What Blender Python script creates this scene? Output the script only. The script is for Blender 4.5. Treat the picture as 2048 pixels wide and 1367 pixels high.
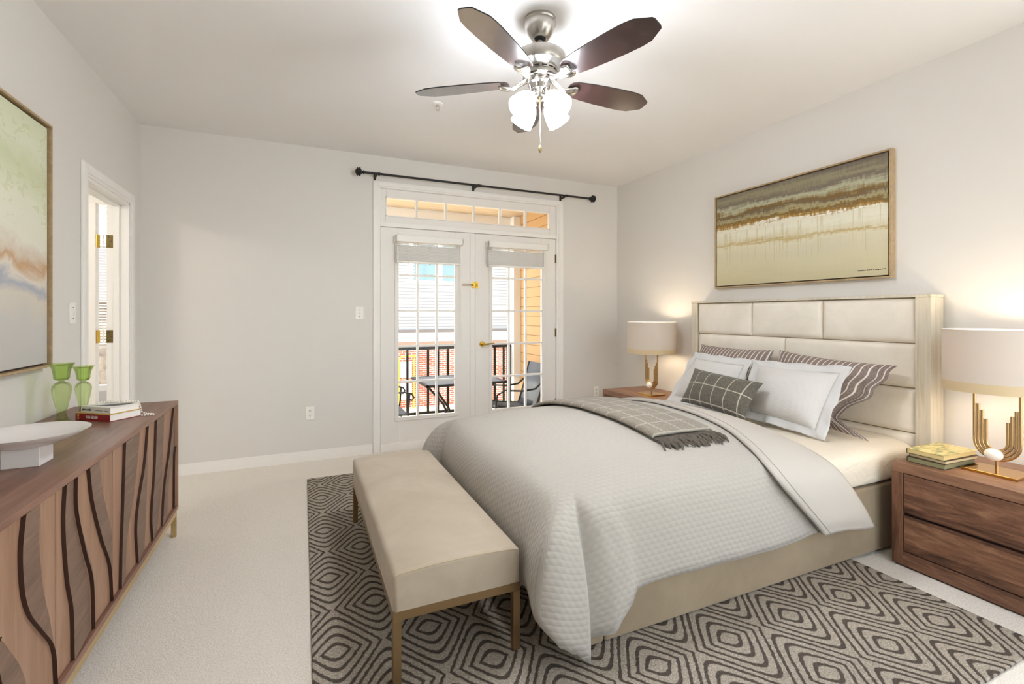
import bpy, bmesh, math, random
from math import sin, cos, pi, radians, sqrt
from mathutils import Vector, Matrix, noise
random.seed(7)
for o in list(bpy.data.objects):
    bpy.data.objects.remove(o)
SC = bpy.context.scene
COL = SC.collection

# ------------------------------------------------------------------ camera, world, exposure
YAW = 0.41647
XL, XR, YB, YF, H = -1.150, 3.311, 4.4915, -0.75, 2.74
cam = bpy.data.cameras.new('camera')
cam.sensor_width = 36.0
cam.lens = 945.685 * 36.0 / 2048.0
cam.shift_y = -(683.5 - 628.33) / 2048.0
cam.clip_start = 0.05
cam.clip_end = 200
camo = bpy.data.objects.new('camera', cam)
COL.objects.link(camo)
camo.location = (0, 0, 1.2765)
camo.rotation_euler = (pi / 2, 0, -YAW)
SC.camera = camo

W = bpy.data.worlds.new('world')
SC.world = W
W.use_nodes = True
wn = W.node_tree.nodes
wl = W.node_tree.links
wn.clear()
sky = wn.new('ShaderNodeTexSky')
sky.sky_type = 'NISHITA'
sky.sun_disc = False
sky.sun_elevation = radians(48)
sky.sun_rotation = radians(270)
sky.air_density = 1.0
sky.dust_density = 2.0
bgn = wn.new('ShaderNodeBackground')
bgn.inputs['Strength'].default_value = 0.50
won = wn.new('ShaderNodeOutputWorld')
hz = wn.new('ShaderNodeMix')
hz.data_type = 'RGBA'
hz.inputs[0].default_value = 0.75
hz.inputs[7].default_value = (2.45, 2.42, 2.40, 1)
wl.new(sky.outputs[0], hz.inputs[6])
wl.new(hz.outputs[2], bgn.inputs[0])
wl.new(bgn.outputs[0], won.inputs[0])

sun = bpy.data.lights.new('sun', 'SUN')
sun.energy = 1.6
sun.angle = radians(1.0)
sun.color = (1.0, 0.93, 0.82)
suno = bpy.data.objects.new('sun', sun)
COL.objects.link(suno)
suno.location = (-4, -2, 9)
suno.rotation_euler = Vector((0.80, 0.06, -0.60)).to_track_quat('-Z', 'Y').to_euler()

SC.view_settings.view_transform = 'Standard'
SC.view_settings.look = 'None'
SC.view_settings.gamma = 1.0
SC.view_settings.use_curve_mapping = False
SC.view_settings.exposure = 1.90
SC.cycles.max_bounces = 10
SC.cycles.diffuse_bounces = 9
SC.cycles.transparent_max_bounces = 12
SC.cycles.use_denoising = True
FAN_SHADE = 20.0
FAN_BULB_W = 0.75
LAMP_W = 1.0
NEXT_ROOM_FILL_W = 7.0


# ------------------------------------------------------------------ helpers
class MB:
    def __init__(s):
        s.v, s.f, s.m, s.uv, s.mi = [], [], [], {}, 0

    def vert(s, p):
        s.v.append(tuple(p))
        return len(s.v) - 1

    def face(s, ids, uv=None):
        s.f.append(tuple(ids))
        s.m.append(s.mi)
        if uv:
            s.uv[len(s.f) - 1] = uv

    def box(s, x0, x1, y0, y1, z0, z1):
        b = len(s.v)
        for z in (z0, z1):
            for x, y in ((x0, y0), (x1, y0), (x1, y1), (x0, y1)):
                s.v.append((x, y, z))
        for q in ((0, 3, 2, 1), (4, 5, 6, 7), (0, 1, 5, 4), (1, 2, 6, 5), (2, 3, 7, 6), (3, 0, 4, 7)):
            s.face([b + i for i in q])
        return s

    def hexa(s, pts):
        """eight points: bottom four CCW then top four"""
        b = len(s.v)
        s.v += [tuple(p) for p in pts]
        for q in ((0, 3, 2, 1), (4, 5, 6, 7), (0, 1, 5, 4), (1, 2, 6, 5), (2, 3, 7, 6), (3, 0, 4, 7)):
            s.face([b + i for i in q])
        return s

    def cyl(s, p0, p1, r0, r1=None, n=20, caps=True):
        r1 = r0 if r1 is None else r1
        p0, p1 = Vector(p0), Vector(p1)
        d = (p1 - p0).normalized()
        a = d.orthogonal().normalized()
        c = d.cross(a)
        b = len(s.v)
        for p, r in ((p0, r0), (p1, r1)):
            for i in range(n):
                t = 2 * pi * i / n
                s.v.append(tuple(p + (a * cos(t) + c * sin(t)) * r))
        for i in range(n):
            j = (i + 1) % n
            s.face((b + i, b + j, b + n + j, b + n + i))
        if caps:
            s.face([b + i for i in reversed(range(n))])
            s.face([b + n + i for i in range(n)])
        return s

    def tube(s, pts, r, n=10, caps=True, up=None):
        P = [Vector(p) for p in pts]
        rs = r if isinstance(r, (list, tuple)) else [r] * len(P)
        T = []
        for i in range(len(P)):
            t = P[min(i + 1, len(P) - 1)] - P[max(i - 1, 0)]
            T.append(t.normalized())
        a = T[0].orthogonal().normalized()
        b0 = len(s.v)
        for i, p in enumerate(P):
            a = (a - T[i] * a.dot(T[i]))
            if a.length < 1e-6:
                a = T[i].orthogonal()
            a.normalize()
            c = T[i].cross(a)
            for k in range(n):
                t = 2 * pi * k / n
                s.v.append(tuple(p + (a * cos(t) + c * sin(t)) * rs[i]))
        for i in range(len(P) - 1):
            for k in range(n):
                j = (k + 1) % n
                s.face((b0 + i * n + k, b0 + i * n + j, b0 + (i + 1) * n + j, b0 + (i + 1) * n + k))
        if caps:
            s.face([b0 + k for k in reversed(range(n))])
            s.face([b0 + (len(P) - 1) * n + k for k in range(n)])
        return s

    def lathe(s, prof, c=(0, 0, 0), n=32, axis=None):
        """prof: list of (r, z). axis: optional Matrix applied before translation"""
        b = len(s.v)
        c = Vector(c)
        for r, z in prof:
            for i in range(n):
                t = 2 * pi * i / n
                p = Vector((max(r, 1e-5) * cos(t), max(r, 1e-5) * sin(t), z))
                if axis is not None:
                    p = axis @ p
                s.v.append(tuple(p + c))
        for k in range(len(prof) - 1):
            for i in range(n):
                j = (i + 1) % n
                s.face((b + k * n + i, b + k * n + j, b + (k + 1) * n + j, b + (k + 1) * n + i))
        return s

    def sphere(s, c, rx, ry=None, rz=None, n=14, m=9):
        ry = rx if ry is None else ry
        rz = rx if rz is None else rz
        b = len(s.v)
        for k in range(m + 1):
            ph = -pi / 2 + pi * k / m
            for i in range(n):
                t = 2 * pi * i / n
                rr = max(cos(ph), 1e-4)
                s.v.append((c[0] + rx * rr * cos(t), c[1] + ry * rr * sin(t), c[2] + rz * sin(ph)))
        for k in range(m):
            for i in range(n):
                j = (i + 1) % n
                s.face((b + k * n + i, b + k * n + j, b + (k + 1) * n + j, b + (k + 1) * n + i))
        return s

    def grid(s, fn, nu, nv, uvfn=None, flip=False):
        b = len(s.v)
        for i in range(nu + 1):
            for j in range(nv + 1):
                s.v.append(tuple(fn(i / nu, j / nv)))
        for i in range(nu):
            for j in range(nv):
                q = [(i, j), (i + 1, j), (i + 1, j + 1), (i, j + 1)]
                if flip:
                    q.reverse()
                ids = [b + a * (nv + 1) + c for a, c in q]
                uv = [uvfn(a / nu, c / nv) for a, c in q] if uvfn else None
                s.face(ids, uv)
        return s

    def prism(s, poly, z0, z1):
        """poly: list of (x, y) CCW, extruded along z"""
        b = len(s.v)
        n = len(poly)
        for z in (z0, z1):
            for x, y in poly:
                s.v.append((x, y, z))
        s.face([b + i for i in reversed(range(n))])
        s.face([b + n + i for i in range(n)])
        for i in range(n):
            j = (i + 1) % n
            s.face((b + i, b + j, b + n + j, b + n + i))
        return s


ROOT = {}


def root_of(o):
    while o.parent is not None:
        o = o.parent
    return o


def build(name, mb, mats, parent=None, smooth=False, bevel=0.0, sub=0, solid=0.0, ang=40, origin=None, seg=2, solid_off=-1.0):
    """mesh built in world coordinates, stored relative to the root's origin"""
    if not isinstance(mats, (list, tuple)):
        mats = [mats]
    org = Vector((0, 0, 0))
    if parent is not None:
        org = Vector(ROOT[root_of(parent).name])
    elif origin is not None:
        org = Vector(origin)
    else:
        xs = [p[0] for p in mb.v]
        ys = [p[1] for p in mb.v]
        zs = [p[2] for p in mb.v]
        org = Vector(((min(xs) + max(xs)) / 2, (min(ys) + max(ys)) / 2, min(zs)))
    me = bpy.data.meshes.new(name)
    me.from_pydata([tuple(Vector(p) - org) for p in mb.v], [], mb.f)
    for m in mats:
        me.materials.append(m)
    if len(mats) > 1:
        me.polygons.foreach_set('material_index', mb.m)
    if mb.uv:
        ul = me.uv_layers.new(name='UVMap')
        for fi, uvs in mb.uv.items():
            p = me.polygons[fi]
            for k, li in enumerate(p.loop_indices):
                ul.data[li].uv = uvs[k]
    if smooth:
        me.shade_smooth()
        me.set_sharp_from_angle(angle=radians(ang))
    me.update()
    o = bpy.data.objects.new(name, me)
    COL.objects.link(o)
    if parent is not None:
        o.parent = parent
    else:
        o.location = org
        ROOT[o.name] = tuple(org)
    if solid:
        md = o.modifiers.new('solid', 'SOLIDIFY')
        md.thickness = solid
        md.offset = solid_off
    if bevel:
        md = o.modifiers.new('bevel', 'BEVEL')
        md.width = bevel
        md.segments = seg
        md.limit_method = 'ANGLE'
        md.angle_limit = radians(35)
        if smooth is False:
            me.shade_smooth()
            md.harden_normals = True
            me.set_sharp_from_angle(angle=radians(35))
    if sub:
        md = o.modifiers.new('sub', 'SUBSURF')
        md.levels = sub
        md.render_levels = sub
    return o


def tag(o, label=None, cat=None, group=None, kind=None):
    if label:
        o['label'] = label
    if cat:
        o['category'] = cat
    if group:
        o['group'] = group
    if kind:
        o['kind'] = kind
    return o


def thing(name, loc, label, cat, group=None, kind=None):
    o = bpy.data.objects.new(name, None)
    o.empty_display_size = 0.1
    COL.objects.link(o)
    o.location = loc
    ROOT[o.name] = tuple(loc)
    tag(o, label, cat, group, kind)
    return o


def kids(o):
    return [c for c in bpy.data.objects if c.parent == o]


def copy_tree(o, parent=None):
    c = o.copy()
    COL.objects.link(c)
    if parent is not None:
        c.parent = parent
    for ch in kids(o):
        copy_tree(ch, c)
    return c


def text_mesh(name, s, size, mat, parent, origin, xdir, ydir, extrude=0.0004, sx=1.0):
    cu = bpy.data.curves.new(name, 'FONT')
    cu.body = s
    cu.size = size
    cu.extrude = extrude
    cu.resolution_u = 3
    t = bpy.data.objects.new('text_tmp', cu)
    COL.objects.link(t)
    dg = bpy.context.evaluated_depsgraph_get()
    dg.update()
    me = bpy.data.meshes.new_from_object(t.evaluated_get(dg))
    bpy.data.objects.remove(t)
    x = Vector(xdir).normalized() * sx
    y = Vector(ydir).normalized()
    n = x.cross(y).normalized()
    org = Vector(origin) - Vector(ROOT[root_of(parent).name])
    for v in me.vertices:
        p = v.co.copy()
        v.co = org + x * p.x + y * p.y + n * p.z
    me.materials.clear()
    me.materials.append(mat)
    me.name = name
    o = bpy.data.objects.new(name, me)
    COL.objects.link(o)
    o.parent = parent
    return o


def lerp(a, b, t):
    return a + (b - a) * t


def interp(tab, x):
    """piecewise-linear; tab sorted by first entry"""
    if x <= tab[0][0]:
        return tab[0][1]
    for (a, va), (b, vb) in zip(tab, tab[1:]):
        if x <= b:
            return va + (vb - va) * (x - a) / (b - a)
    return tab[-1][1]


def smoothtab(tab, x):
    """Catmull-Rom through a table of (x, y)"""
    n = len(tab)
    if x <= tab[0][0]:
        return tab[0][1]
    if x >= tab[-1][0]:
        return tab[-1][1]
    for i in range(n - 1):
        if x <= tab[i + 1][0]:
            x0, y0 = tab[i]
            x1, y1 = tab[i + 1]
            m0 = (y1 - tab[i - 1][1]) / (x1 - tab[i - 1][0]) if i > 0 else (y1 - y0) / (x1 - x0)
            m1 = (tab[i + 2][1] - y0) / (tab[i + 2][0] - x0) if i < n - 2 else (y1 - y0) / (x1 - x0)
            h = x1 - x0
            t = (x - x0) / h
            return ((2 * t ** 3 - 3 * t ** 2 + 1) * y0 + (t ** 3 - 2 * t ** 2 + t) * h * m0
                    + (-2 * t ** 3 + 3 * t ** 2) * y1 + (t ** 3 - t ** 2) * h * m1)


def sstep(a, b, x):
    t = min(1, max(0, (x - a) / (b - a)))
    return t * t * (3 - 2 * t)


# ------------------------------------------------------------------ materials
def lin(c):
    r = []
    for v in c[:3]:
        v = v / 255.0
        r.append(v / 12.92 if v <= 0.04045 else ((v + 0.055) / 1.055) ** 2.4)
    return (r[0], r[1], r[2], 1.0)


class Mat:
    def __init__(s, name, color=(200, 200, 200), rough=0.6, metal=0.0, spec=0.5, **kw):
        s.m = bpy.data.materials.new(name)
        s.m.use_nodes = True
        s.nt = s.m.node_tree
        s.n, s.l = s.nt.nodes, s.nt.links
        s.b = s.n['Principled BSDF']
        s.out = s.n['Material Output']
        s.b.inputs['Base Color'].default_value = lin(color)
        s.b.inputs['Roughness'].default_value = rough
        s.b.inputs['Metallic'].default_value = metal
        s.b.inputs['Specular IOR Level'].default_value = spec
        for k, v in kw.items():
            s.b.inputs[k.replace('_', ' ')].default_value = v
        s.tc = None

    def node(s, t, **kw):
        nd = s.n.new(t)
        for k, v in kw.items():
            setattr(nd, k, v)
        return nd

    def coord(s, kind='Object'):
        if s.tc is None:
            s.tc = s.node('ShaderNodeTexCoord')
        return s.tc.outputs[kind]

    def mapping(s, src, scale=(1, 1, 1), rot=(0, 0, 0), loc=(0, 0, 0)):
        mp = s.node('ShaderNodeMapping')
        mp.inputs['Scale'].default_value = scale
        mp.inputs['Rotation'].default_value = rot
        mp.inputs['Location'].default_value = loc
        s.l.new(src, mp.inputs['Vector'])
        return mp.outputs[0]

    def noise(s, src, scale=5, detail=4, rough=0.5, dist=0.0):
        nd = s.node('ShaderNodeTexNoise')
        nd.inputs['Scale'].default_value = scale
        nd.inputs['Detail'].default_value = detail
        nd.inputs['Roughness'].default_value = rough
        nd.inputs['Distortion'].default_value = dist
        s.l.new(src, nd.inputs['Vector'])
        return nd.outputs[0]

    def ramp(s, fac, stops, mode='LINEAR'):
        r = s.node('ShaderNodeValToRGB')
        cr = r.color_ramp
        cr.interpolation = mode
        while len(cr.elements) > 1:
            cr.elements.remove(cr.elements[-1])
        cr.elements[0].position = stops[0][0]
        cr.elements[0].color = lin(stops[0][1])
        for p, c in stops[1:]:
            e = cr.elements.new(p)
            e.color = lin(c)
        s.l.new(fac, r.inputs[0])
        return r.outputs[0]

    def math(s, op, a, b=None, c=None, clamp=False):
        nd = s.node('ShaderNodeMath', operation=op)
        nd.use_clamp = clamp
        for i, x in enumerate((a, b, c)):
            if x is None:
                continue
            if isinstance(x, (int, float)):
                nd.inputs[i].default_value = x
            else:
                s.l.new(x, nd.inputs[i])
        return nd.outputs[0]

    def mix(s, fac, a, b, blend='MIX'):
        nd = s.node('ShaderNodeMix', data_type='RGBA', blend_type=blend)
        for sock, x in ((nd.inputs[0], fac), (nd.inputs[6], a), (nd.inputs[7], b)):
            if isinstance(x, (int, float)):
                sock.default_value = x
            elif isinstance(x, tuple):
                sock.default_value = lin(x)
            else:
                s.l.new(x, sock)
        return nd.outputs[2]

    def sep(s, src):
        nd = s.node('ShaderNodeSeparateXYZ')
        s.l.new(src, nd.inputs[0])
        return nd.outputs[0], nd.outputs[1], nd.outputs[2]

    def comb(s, x, y, z):
        nd = s.node('ShaderNodeCombineXYZ')
        for i, v in enumerate((x, y, z)):
            if isinstance(v, (int, float)):
                nd.inputs[i].default_value = v
            else:
                s.l.new(v, nd.inputs[i])
        return nd.outputs[0]

    def color(s, out):
        s.l.new(out, s.b.inputs['Base Color'])
        return s

    def bump(s, h, strength=0.3, dist=0.01):
        nd = s.node('ShaderNodeBump')
        nd.inputs['Strength'].default_value = strength
        nd.inputs['Distance'].default_value = dist
        s.l.new(h, nd.inputs['Height'])
        s.l.new(nd.outputs[0], s.b.inputs['Normal'])
        return s


def M(*a, **k):
    return Mat(*a, **k).m


def paint(name, c, rough=0.7, bs=0.05):
    m = Mat(name, c, rough, spec=0.3)
    m.bump(m.noise(m.coord(), 220, 2), bs, 0.002)
    return m.m


def wood(name, stops, scale, rough=0.45, rot=(0, 0, 0), dist=1.2, kn=2.5, coat=0.0, plank=None):
    """grain runs along the axis with the smallest scale"""
    m = Mat(name, (120, 80, 60), rough, spec=0.4)
    co = m.coord()
    mp = m.mapping(co, scale, rot)
    big = m.noise(mp, kn, 5, 0.6, dist)
    fine = m.noise(m.mapping(co, tuple(v * 9 for v in scale), rot), 3.0, 3, 0.6, 0.3)
    f = m.math('ADD', m.math('MULTIPLY', big, 0.75), m.math('MULTIPLY', fine, 0.25))
    if plank:
        ax, width, amt = plank
        comp = m.sep(co)[ax]
        cell = m.math('FLOOR', m.math('DIVIDE', comp, width))
        wnz = m.node('ShaderNodeTexWhiteNoise', noise_dimensions='1D')
        m.l.new(cell, wnz.inputs['W'])
        f = m.math('ADD', f, m.math('MULTIPLY', m.math('SUBTRACT', wnz.outputs[0], 0.5), amt))
    c = m.ramp(f, stops)
    m.color(c)
    m.bump(f, 0.12, 0.002)
    if coat:
        m.b.inputs['Coat Weight'].default_value = coat
        m.b.inputs['Coat Roughness'].default_value = 0.2
    return m.m


MT = {}
MT['wall'] = paint('wall_paint', (222, 219, 214), 0.75)
MT['ceil'] = paint('ceiling_paint', (235, 233, 231), 0.8)
MT['trim'] = paint('trim_white', (240, 238, 234), 0.4, 0.0)
MT['door'] = paint('door_white', (236, 233, 228), 0.45, 0.0)
MT['plastic'] = M('white_plastic', (242, 240, 235), 0.35)
MT['slot'] = M('dark_slot', (40, 36, 32), 0.6)
MT['blind'] = M('blind_slat', (238, 236, 231), 0.5)
MT['string'] = M('blind_string', (235, 233, 228), 0.7)
MT['nickel'] = M('brushed_nickel', (186, 182, 176), 0.28, 0.95)
MT['chrome'] = M('polished_nickel', (205, 202, 198), 0.12, 1.0)
MT['black'] = M('matte_black', (22, 20, 19), 0.5)
MT['brass'] = M('brass', (205, 168, 74), 0.25, 1.0)
MT['oldbrass'] = M('aged_brass', (120, 105, 66), 0.4, 0.9)
MT['gold'] = M('polished_gold', (196, 150, 76), 0.13, 1.0)
MT['goldtube'] = M('satin_gold', (196, 164, 118), 0.26, 1.0)
MT['champagne'] = M('champagne_metal', (166, 140, 104), 0.3, 0.9)
MT['brassleg'] = M('satin_brass', (205, 180, 128), 0.35, 0.85)
MT['egg'] = M('white_stone', (244, 240, 234), 0.35)
MT['ceramic'] = M('white_ceramic', (226, 222, 220), 0.18)
MT['paper'] = M('page_edges', (238, 236, 230), 0.8)
MT['pearl'] = M('pearl', (236, 230, 220), 0.2, Coat_Weight=0.5)

# carpet
m = Mat('carpet', (214, 204, 188), 0.95, spec=0.1)
co = m.coord()
n1 = m.noise(co, 160, 3, 0.7)
n2 = m.noise(co, 3.0, 3, 0.6)
m.color(m.mix(m.math('MULTIPLY', n2, 0.5), m.ramp(n1, [(0.3, (208, 200, 188)), (0.62, (242, 237, 228))]), (236, 230, 221)))
m.bump(m.math('ADD', n1, m.math('MULTIPLY', m.noise(co, 45, 2), 0.7)), 0.55, 0.010)
MT['carpet'] = m.m

# rug: nested lozenges with points along x, rounded along y
m = Mat('rug_wool', (150, 140, 126), 0.95, spec=0.08)
co = m.coord()
x, y, z = m.sep(co)
wob = m.noise(co, 60, 2)
wx = m.math('MULTIPLY', m.math('SUBTRACT', wob, 0.5), 0.014)
PX, PY = 0.352, 0.543


def lozenge(ox, oy):
    fx = m.math('SUBTRACT', m.math('FRACT', m.math('ADD', m.math('DIVIDE', m.math('SUBTRACT', m.math('ADD', x, wx), ox), PX), 0.5)), 0.5)
    fy = m.math('SUBTRACT', m.math('FRACT', m.math('ADD', m.math('DIVIDE', m.math('SUBTRACT', y, oy), PY), 0.5)), 0.5)
    ax = m.math('SUBTRACT', m.math('SQRT', m.math('ADD', m.math('MULTIPLY', fx, fx), 0.0075)), 0.022)
    ay = m.math('ABSOLUTE', fy)
    return m.math('MULTIPLY', m.math('ADD', ax, ay), 2.0)


d = m.math('MINIMUM', lozenge(0.115, 1.889), lozenge(0.115 + PX / 2, 1.889 + PY / 2))
ring = m.math('MULTIPLY', m.math('ABSOLUTE', m.math('SUBTRACT', m.math('FRACT', m.math('ADD', m.math('DIVIDE', m.math('SUBTRACT', d, 0.29), 0.205), 0.5)), 0.5)), 0.205)
line = m.math('SUBTRACT', 1.0, m.math('DIVIDE', m.math('SUBTRACT', ring, 0.027), 0.018), clamp=True)
inner = m.math('GREATER_THAN', d, 0.2)
line = m.math('MULTIPLY', line, inner)
fib = m.noise(m.mapping(co, (1, 1, 1)), 190, 3, 0.7)
base = m.ramp(fib, [(0.28, (122, 114, 103)), (0.5, (162, 153, 140)), (0.72, (196, 188, 175))])
dark = m.ramp(fib, [(0.3, (64, 57, 53)), (0.7, (100, 91, 83))])
m.color(m.mix(line, base, dark))
m.bump(m.math('SUBTRACT', fib, m.math('MULTIPLY', line, 0.8)), 0.6, 0.006)
MT['rug'] = m.m

# walnut family
WST = [(0.26, (54, 36, 28)), (0.42, (92, 62, 47)), (0.58, (122, 86, 65)), (0.78, (154, 116, 90))]
MT['walnut_y'] = wood('walnut_top', [(0.25, (96, 66, 54)), (0.5, (128, 92, 76)), (0.75, (148, 112, 94))], (9, 0.7, 9), 0.38, plank=(0, 0.075, 0.16))
MT['walnut_v'] = wood('walnut_upright', [(0.25, (130, 98, 78)), (0.5, (156, 121, 98)), (0.75, (174, 140, 116))], (10, 10, 0.6), 0.5, plank=(1, 0.06, 0.08))
MT['walnut_diag'] = wood('walnut_diagonal', [(0.2, (82, 64, 52)), (0.42, (110, 86, 70)), (0.6, (128, 101, 84)), (0.8, (168, 138, 116))], (9, 0.9, 12), 0.5, rot=(radians(-32), 0, 0))
MT['walnut_dark'] = M('walnut_edge', (58, 34, 25), 0.5)
MT['ns_h'] = wood('nightstand_grain', WST, (5, 1.1, 8), 0.42, dist=3.2, kn=1.9, plank=(2, 0.062, 0.22))
MT['ns_top'] = wood('nightstand_top', [(0.28, (94, 64, 48)), (0.5, (134, 97, 74)), (0.75, (162, 124, 98))], (8, 0.8, 8), 0.4, dist=1.5, kn=2.2)
MT['ns_v'] = wood('nightstand_post', WST, (9, 9, 0.9), 0.45, dist=1.2)
MT['blade'] = wood('fan_blade', [(0.3, (36, 24, 23)), (0.55, (54, 37, 35)), (0.75, (76, 52, 48))], (5, 5, 5), 0.26, coat=0.8)
MT['whitewash'] = wood('whitewashed_wood', [(0.2, (176, 164, 142)), (0.45, (206, 197, 178)), (0.7, (222, 214, 198))], (14, 14, 0.6), 0.55)
MT['framewood'] = wood('pale_gold_wood', [(0.3, (158, 134, 100)), (0.7, (188, 164, 128))], (9, 9, 9), 0.4)


def velvet(name, c1, c2, sc=3.0, rough=0.75):
    m = Mat(name, c1, rough, spec=0.25)
    m.b.inputs['Sheen Weight'].default_value = 0.25
    m.b.inputs['Sheen Roughness'].default_value = 0.4
    co = m.coord()
    n = m.noise(co, sc, 5, 0.62, 0.4)
    m.color(m.ramp(n, [(0.35, c1), (0.68, c2)]))
    m.bump(m.noise(co, 260, 2), 0.08, 0.002)
    return m.m


MT['bench'] = velvet('bench_suede', (170, 157, 138), (184, 172, 154))
MT['hb'] = velvet('headboard_suede', (226, 218, 204), (238, 231, 219), 4)
MT['rail'] = velvet('rail_suede', (146, 130, 107), (160, 144, 120), 4)
m = Mat('sheet_cream', (222, 213, 197), 0.7, spec=0.2)
n = m.noise(m.mapping(m.coord(), (1, 1, 2.2), (0.5, 0.3, 0.6)), 6, 4, 0.6, 1.2)
m.bump(n, 0.35, 0.03)
MT['sheet'] = m.m


def waffle(name, c, su, strength=0.5, dist=0.006):
    m = Mat(name, c, 0.85, spec=0.15)
    m.b.inputs['Sheen Weight'].default_value = 0.15
    u, v, _ = m.sep(m.coord('UV'))
    row = m.math('FLOOR', m.math('MULTIPLY', v, su))
    off = m.math('MULTIPLY', m.math('MODULO', row, 2.0), 0.5)
    a = m.math('SINE', m.math('MULTIPLY', m.math('ADD', m.math('MULTIPLY', u, su * 0.7), off), 2 * pi))
    b = m.math('SINE', m.math('MULTIPLY', m.math('FRACT', m.math('MULTIPLY', v, su)), pi))
    h = m.math('MULTIPLY', m.math('ADD', m.math('MULTIPLY', a, 0.3), 0.7), b)
    m.bump(h, strength, dist)
    return m.m


MT['duvet'] = waffle('duvet_waffle', (174, 169, 161), 46, 0.34)
MT['sham'] = waffle('sham_waffle', (206, 204, 201), 90, 0.3, 0.003)
m = Mat('flange_cotton', (208, 207, 206), 0.85, spec=0.15)
m.bump(m.noise(m.coord(), 28, 3), 0.25, 0.01)
MT['flange'] = m.m
m = Mat('band_cotton', (190, 184, 176), 0.8, spec=0.15)
m.bump(m.noise(m.coord(), 5, 3), 0.2, 0.02)
MT['band'] = m.m
MT['piping'] = M('dark_stitching', (70, 64, 60), 0.8)

# striped pillowcase: stripes along v, spaced in u
m = Mat('striped_cotton', (128, 112, 104), 0.85, spec=0.12)
u, v, _ = m.sep(m.coord('UV'))
st = m.math('ABSOLUTE', m.math('SUBTRACT', m.math('FRACT', m.math('DIVIDE', u, 0.034)), 0.5))
st = m.math('LESS_THAN', st, 0.095)
nz = m.noise(m.coord(), 120, 2)
m.color(m.mix(st, m.ramp(nz, [(0.35, (126, 112, 106)), (0.65, (148, 134, 127))]), (224, 217, 208)))
m.bump(m.noise(m.coord(), 14, 3), 0.25, 0.012)
MT['stripe'] = m.m


def plaid(name, c1, c2, lu, lv, du, dv, lc=(196, 188, 172), uoff=0.5, voff=0.5, thick=0.0035):
    m = Mat(name, c1, 0.95, spec=0.08)
    m.b.inputs['Sheen Weight'].default_value = 0.2
    u, v, _ = m.sep(m.coord('UV'))
    a = m.math('LESS_THAN', m.math('ABSOLUTE', m.math('SUBTRACT', m.math('FRACT', m.math('ADD', m.math('DIVIDE', u, du), uoff)), 0.5)), thick / du)
    b = m.math('LESS_THAN', m.math('ABSOLUTE', m.math('SUBTRACT', m.math('FRACT', m.math('ADD', m.math('DIVIDE', v, dv), voff)), 0.5)), thick / dv)
    line = m.math('MAXIMUM', a, b)
    nz = m.noise(m.coord(), 130, 3, 0.7)
    line = m.math('MULTIPLY', line, m.math('ADD', 0.45, m.math('MULTIPLY', nz, 0.6)))
    m.color(m.mix(line, m.ramp(nz, [(0.3, c1), (0.7, c2)]), lc))
    m.bump(nz, 0.5, 0.004)
    return m.m


MT['plaid'] = plaid('plaid_wool', (78, 74, 66), (116, 111, 101), 0, 0, 0.105, 0.125)
MT['throw'] = plaid('throw_wool', (118, 110, 99), (152, 144, 132), 0, 0, 0.105, 0.125, (190, 182, 168))
MT['fringe'] = M('fringe_wool', (92, 85, 76), 0.95)

# lamp shade
m = Mat('lamp_shade_linen', (206, 199, 190), 0.8, spec=0.1)
tr = m.node('ShaderNodeBsdfTranslucent')
tr.inputs[0].default_value = lin((240, 214, 178))
mx = m.node('ShaderNodeMixShader')
mx.inputs[0].default_value = 0.12
m.l.new(m.b.outputs[0], mx.inputs[1])
m.l.new(tr.outputs[0], mx.inputs[2])
m.l.new(mx.outputs[0], m.out.inputs[0])
MT['shade'] = m.m
MT['shadeband'] = M('shade_gold_band', (206, 184, 146), 0.6)


def emit(name, c, s):
    m = bpy.data.materials.new(name)
    m.use_nodes = True
    nt = m.node_tree
    e = nt.nodes.new('ShaderNodeEmission')
    e.inputs[0].default_value = lin(c)
    e.inputs[1].default_value = s
    nt.links.new(e.outputs[0], nt.nodes['Material Output'].inputs[0])
    return m


MT['fanglass'] = emit('lit_frosted_glass', (240, 246, 255), FAN_SHADE)
MT['bulb'] = emit('lit_bulb', (255, 236, 205), 14.0)


def glass(name, tint, gl=0.1, rough=0.02):
    m = bpy.data.materials.new(name)
    m.use_nodes = True
    nt = m.node_tree
    nt.nodes.remove(nt.nodes['Principled BSDF'])
    t = nt.nodes.new('ShaderNodeBsdfTransparent')
    t.inputs[0].default_value = tint
    g = nt.nodes.new('ShaderNodeBsdfGlossy')
    g.inputs['Roughness'].default_value = rough
    fr = nt.nodes.new('ShaderNodeFresnel')
    fr.inputs[0].default_value = 1.45
    mx = nt.nodes.new('ShaderNodeMixShader')
    mul = nt.nodes.new('ShaderNodeMath')
    mul.operation = 'MULTIPLY'
    mul.inputs[1].default_value = gl
    nt.links.new(fr.outputs[0], mul.inputs[0])
    nt.links.new(mul.outputs[0], mx.inputs[0])
    nt.links.new(t.outputs[0], mx.inputs[1])
    nt.links.new(g.outputs[0], mx.inputs[2])
    nt.links.new(mx.outputs[0], nt.nodes['Material Output'].inputs[0])
    return m


MT['pane'] = glass('window_glass', (0.97, 0.98, 0.97, 1), 0.35)
MT['green'] = glass('green_glass', (0.84, 0.92, 0.66, 1), 0.45)

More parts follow.
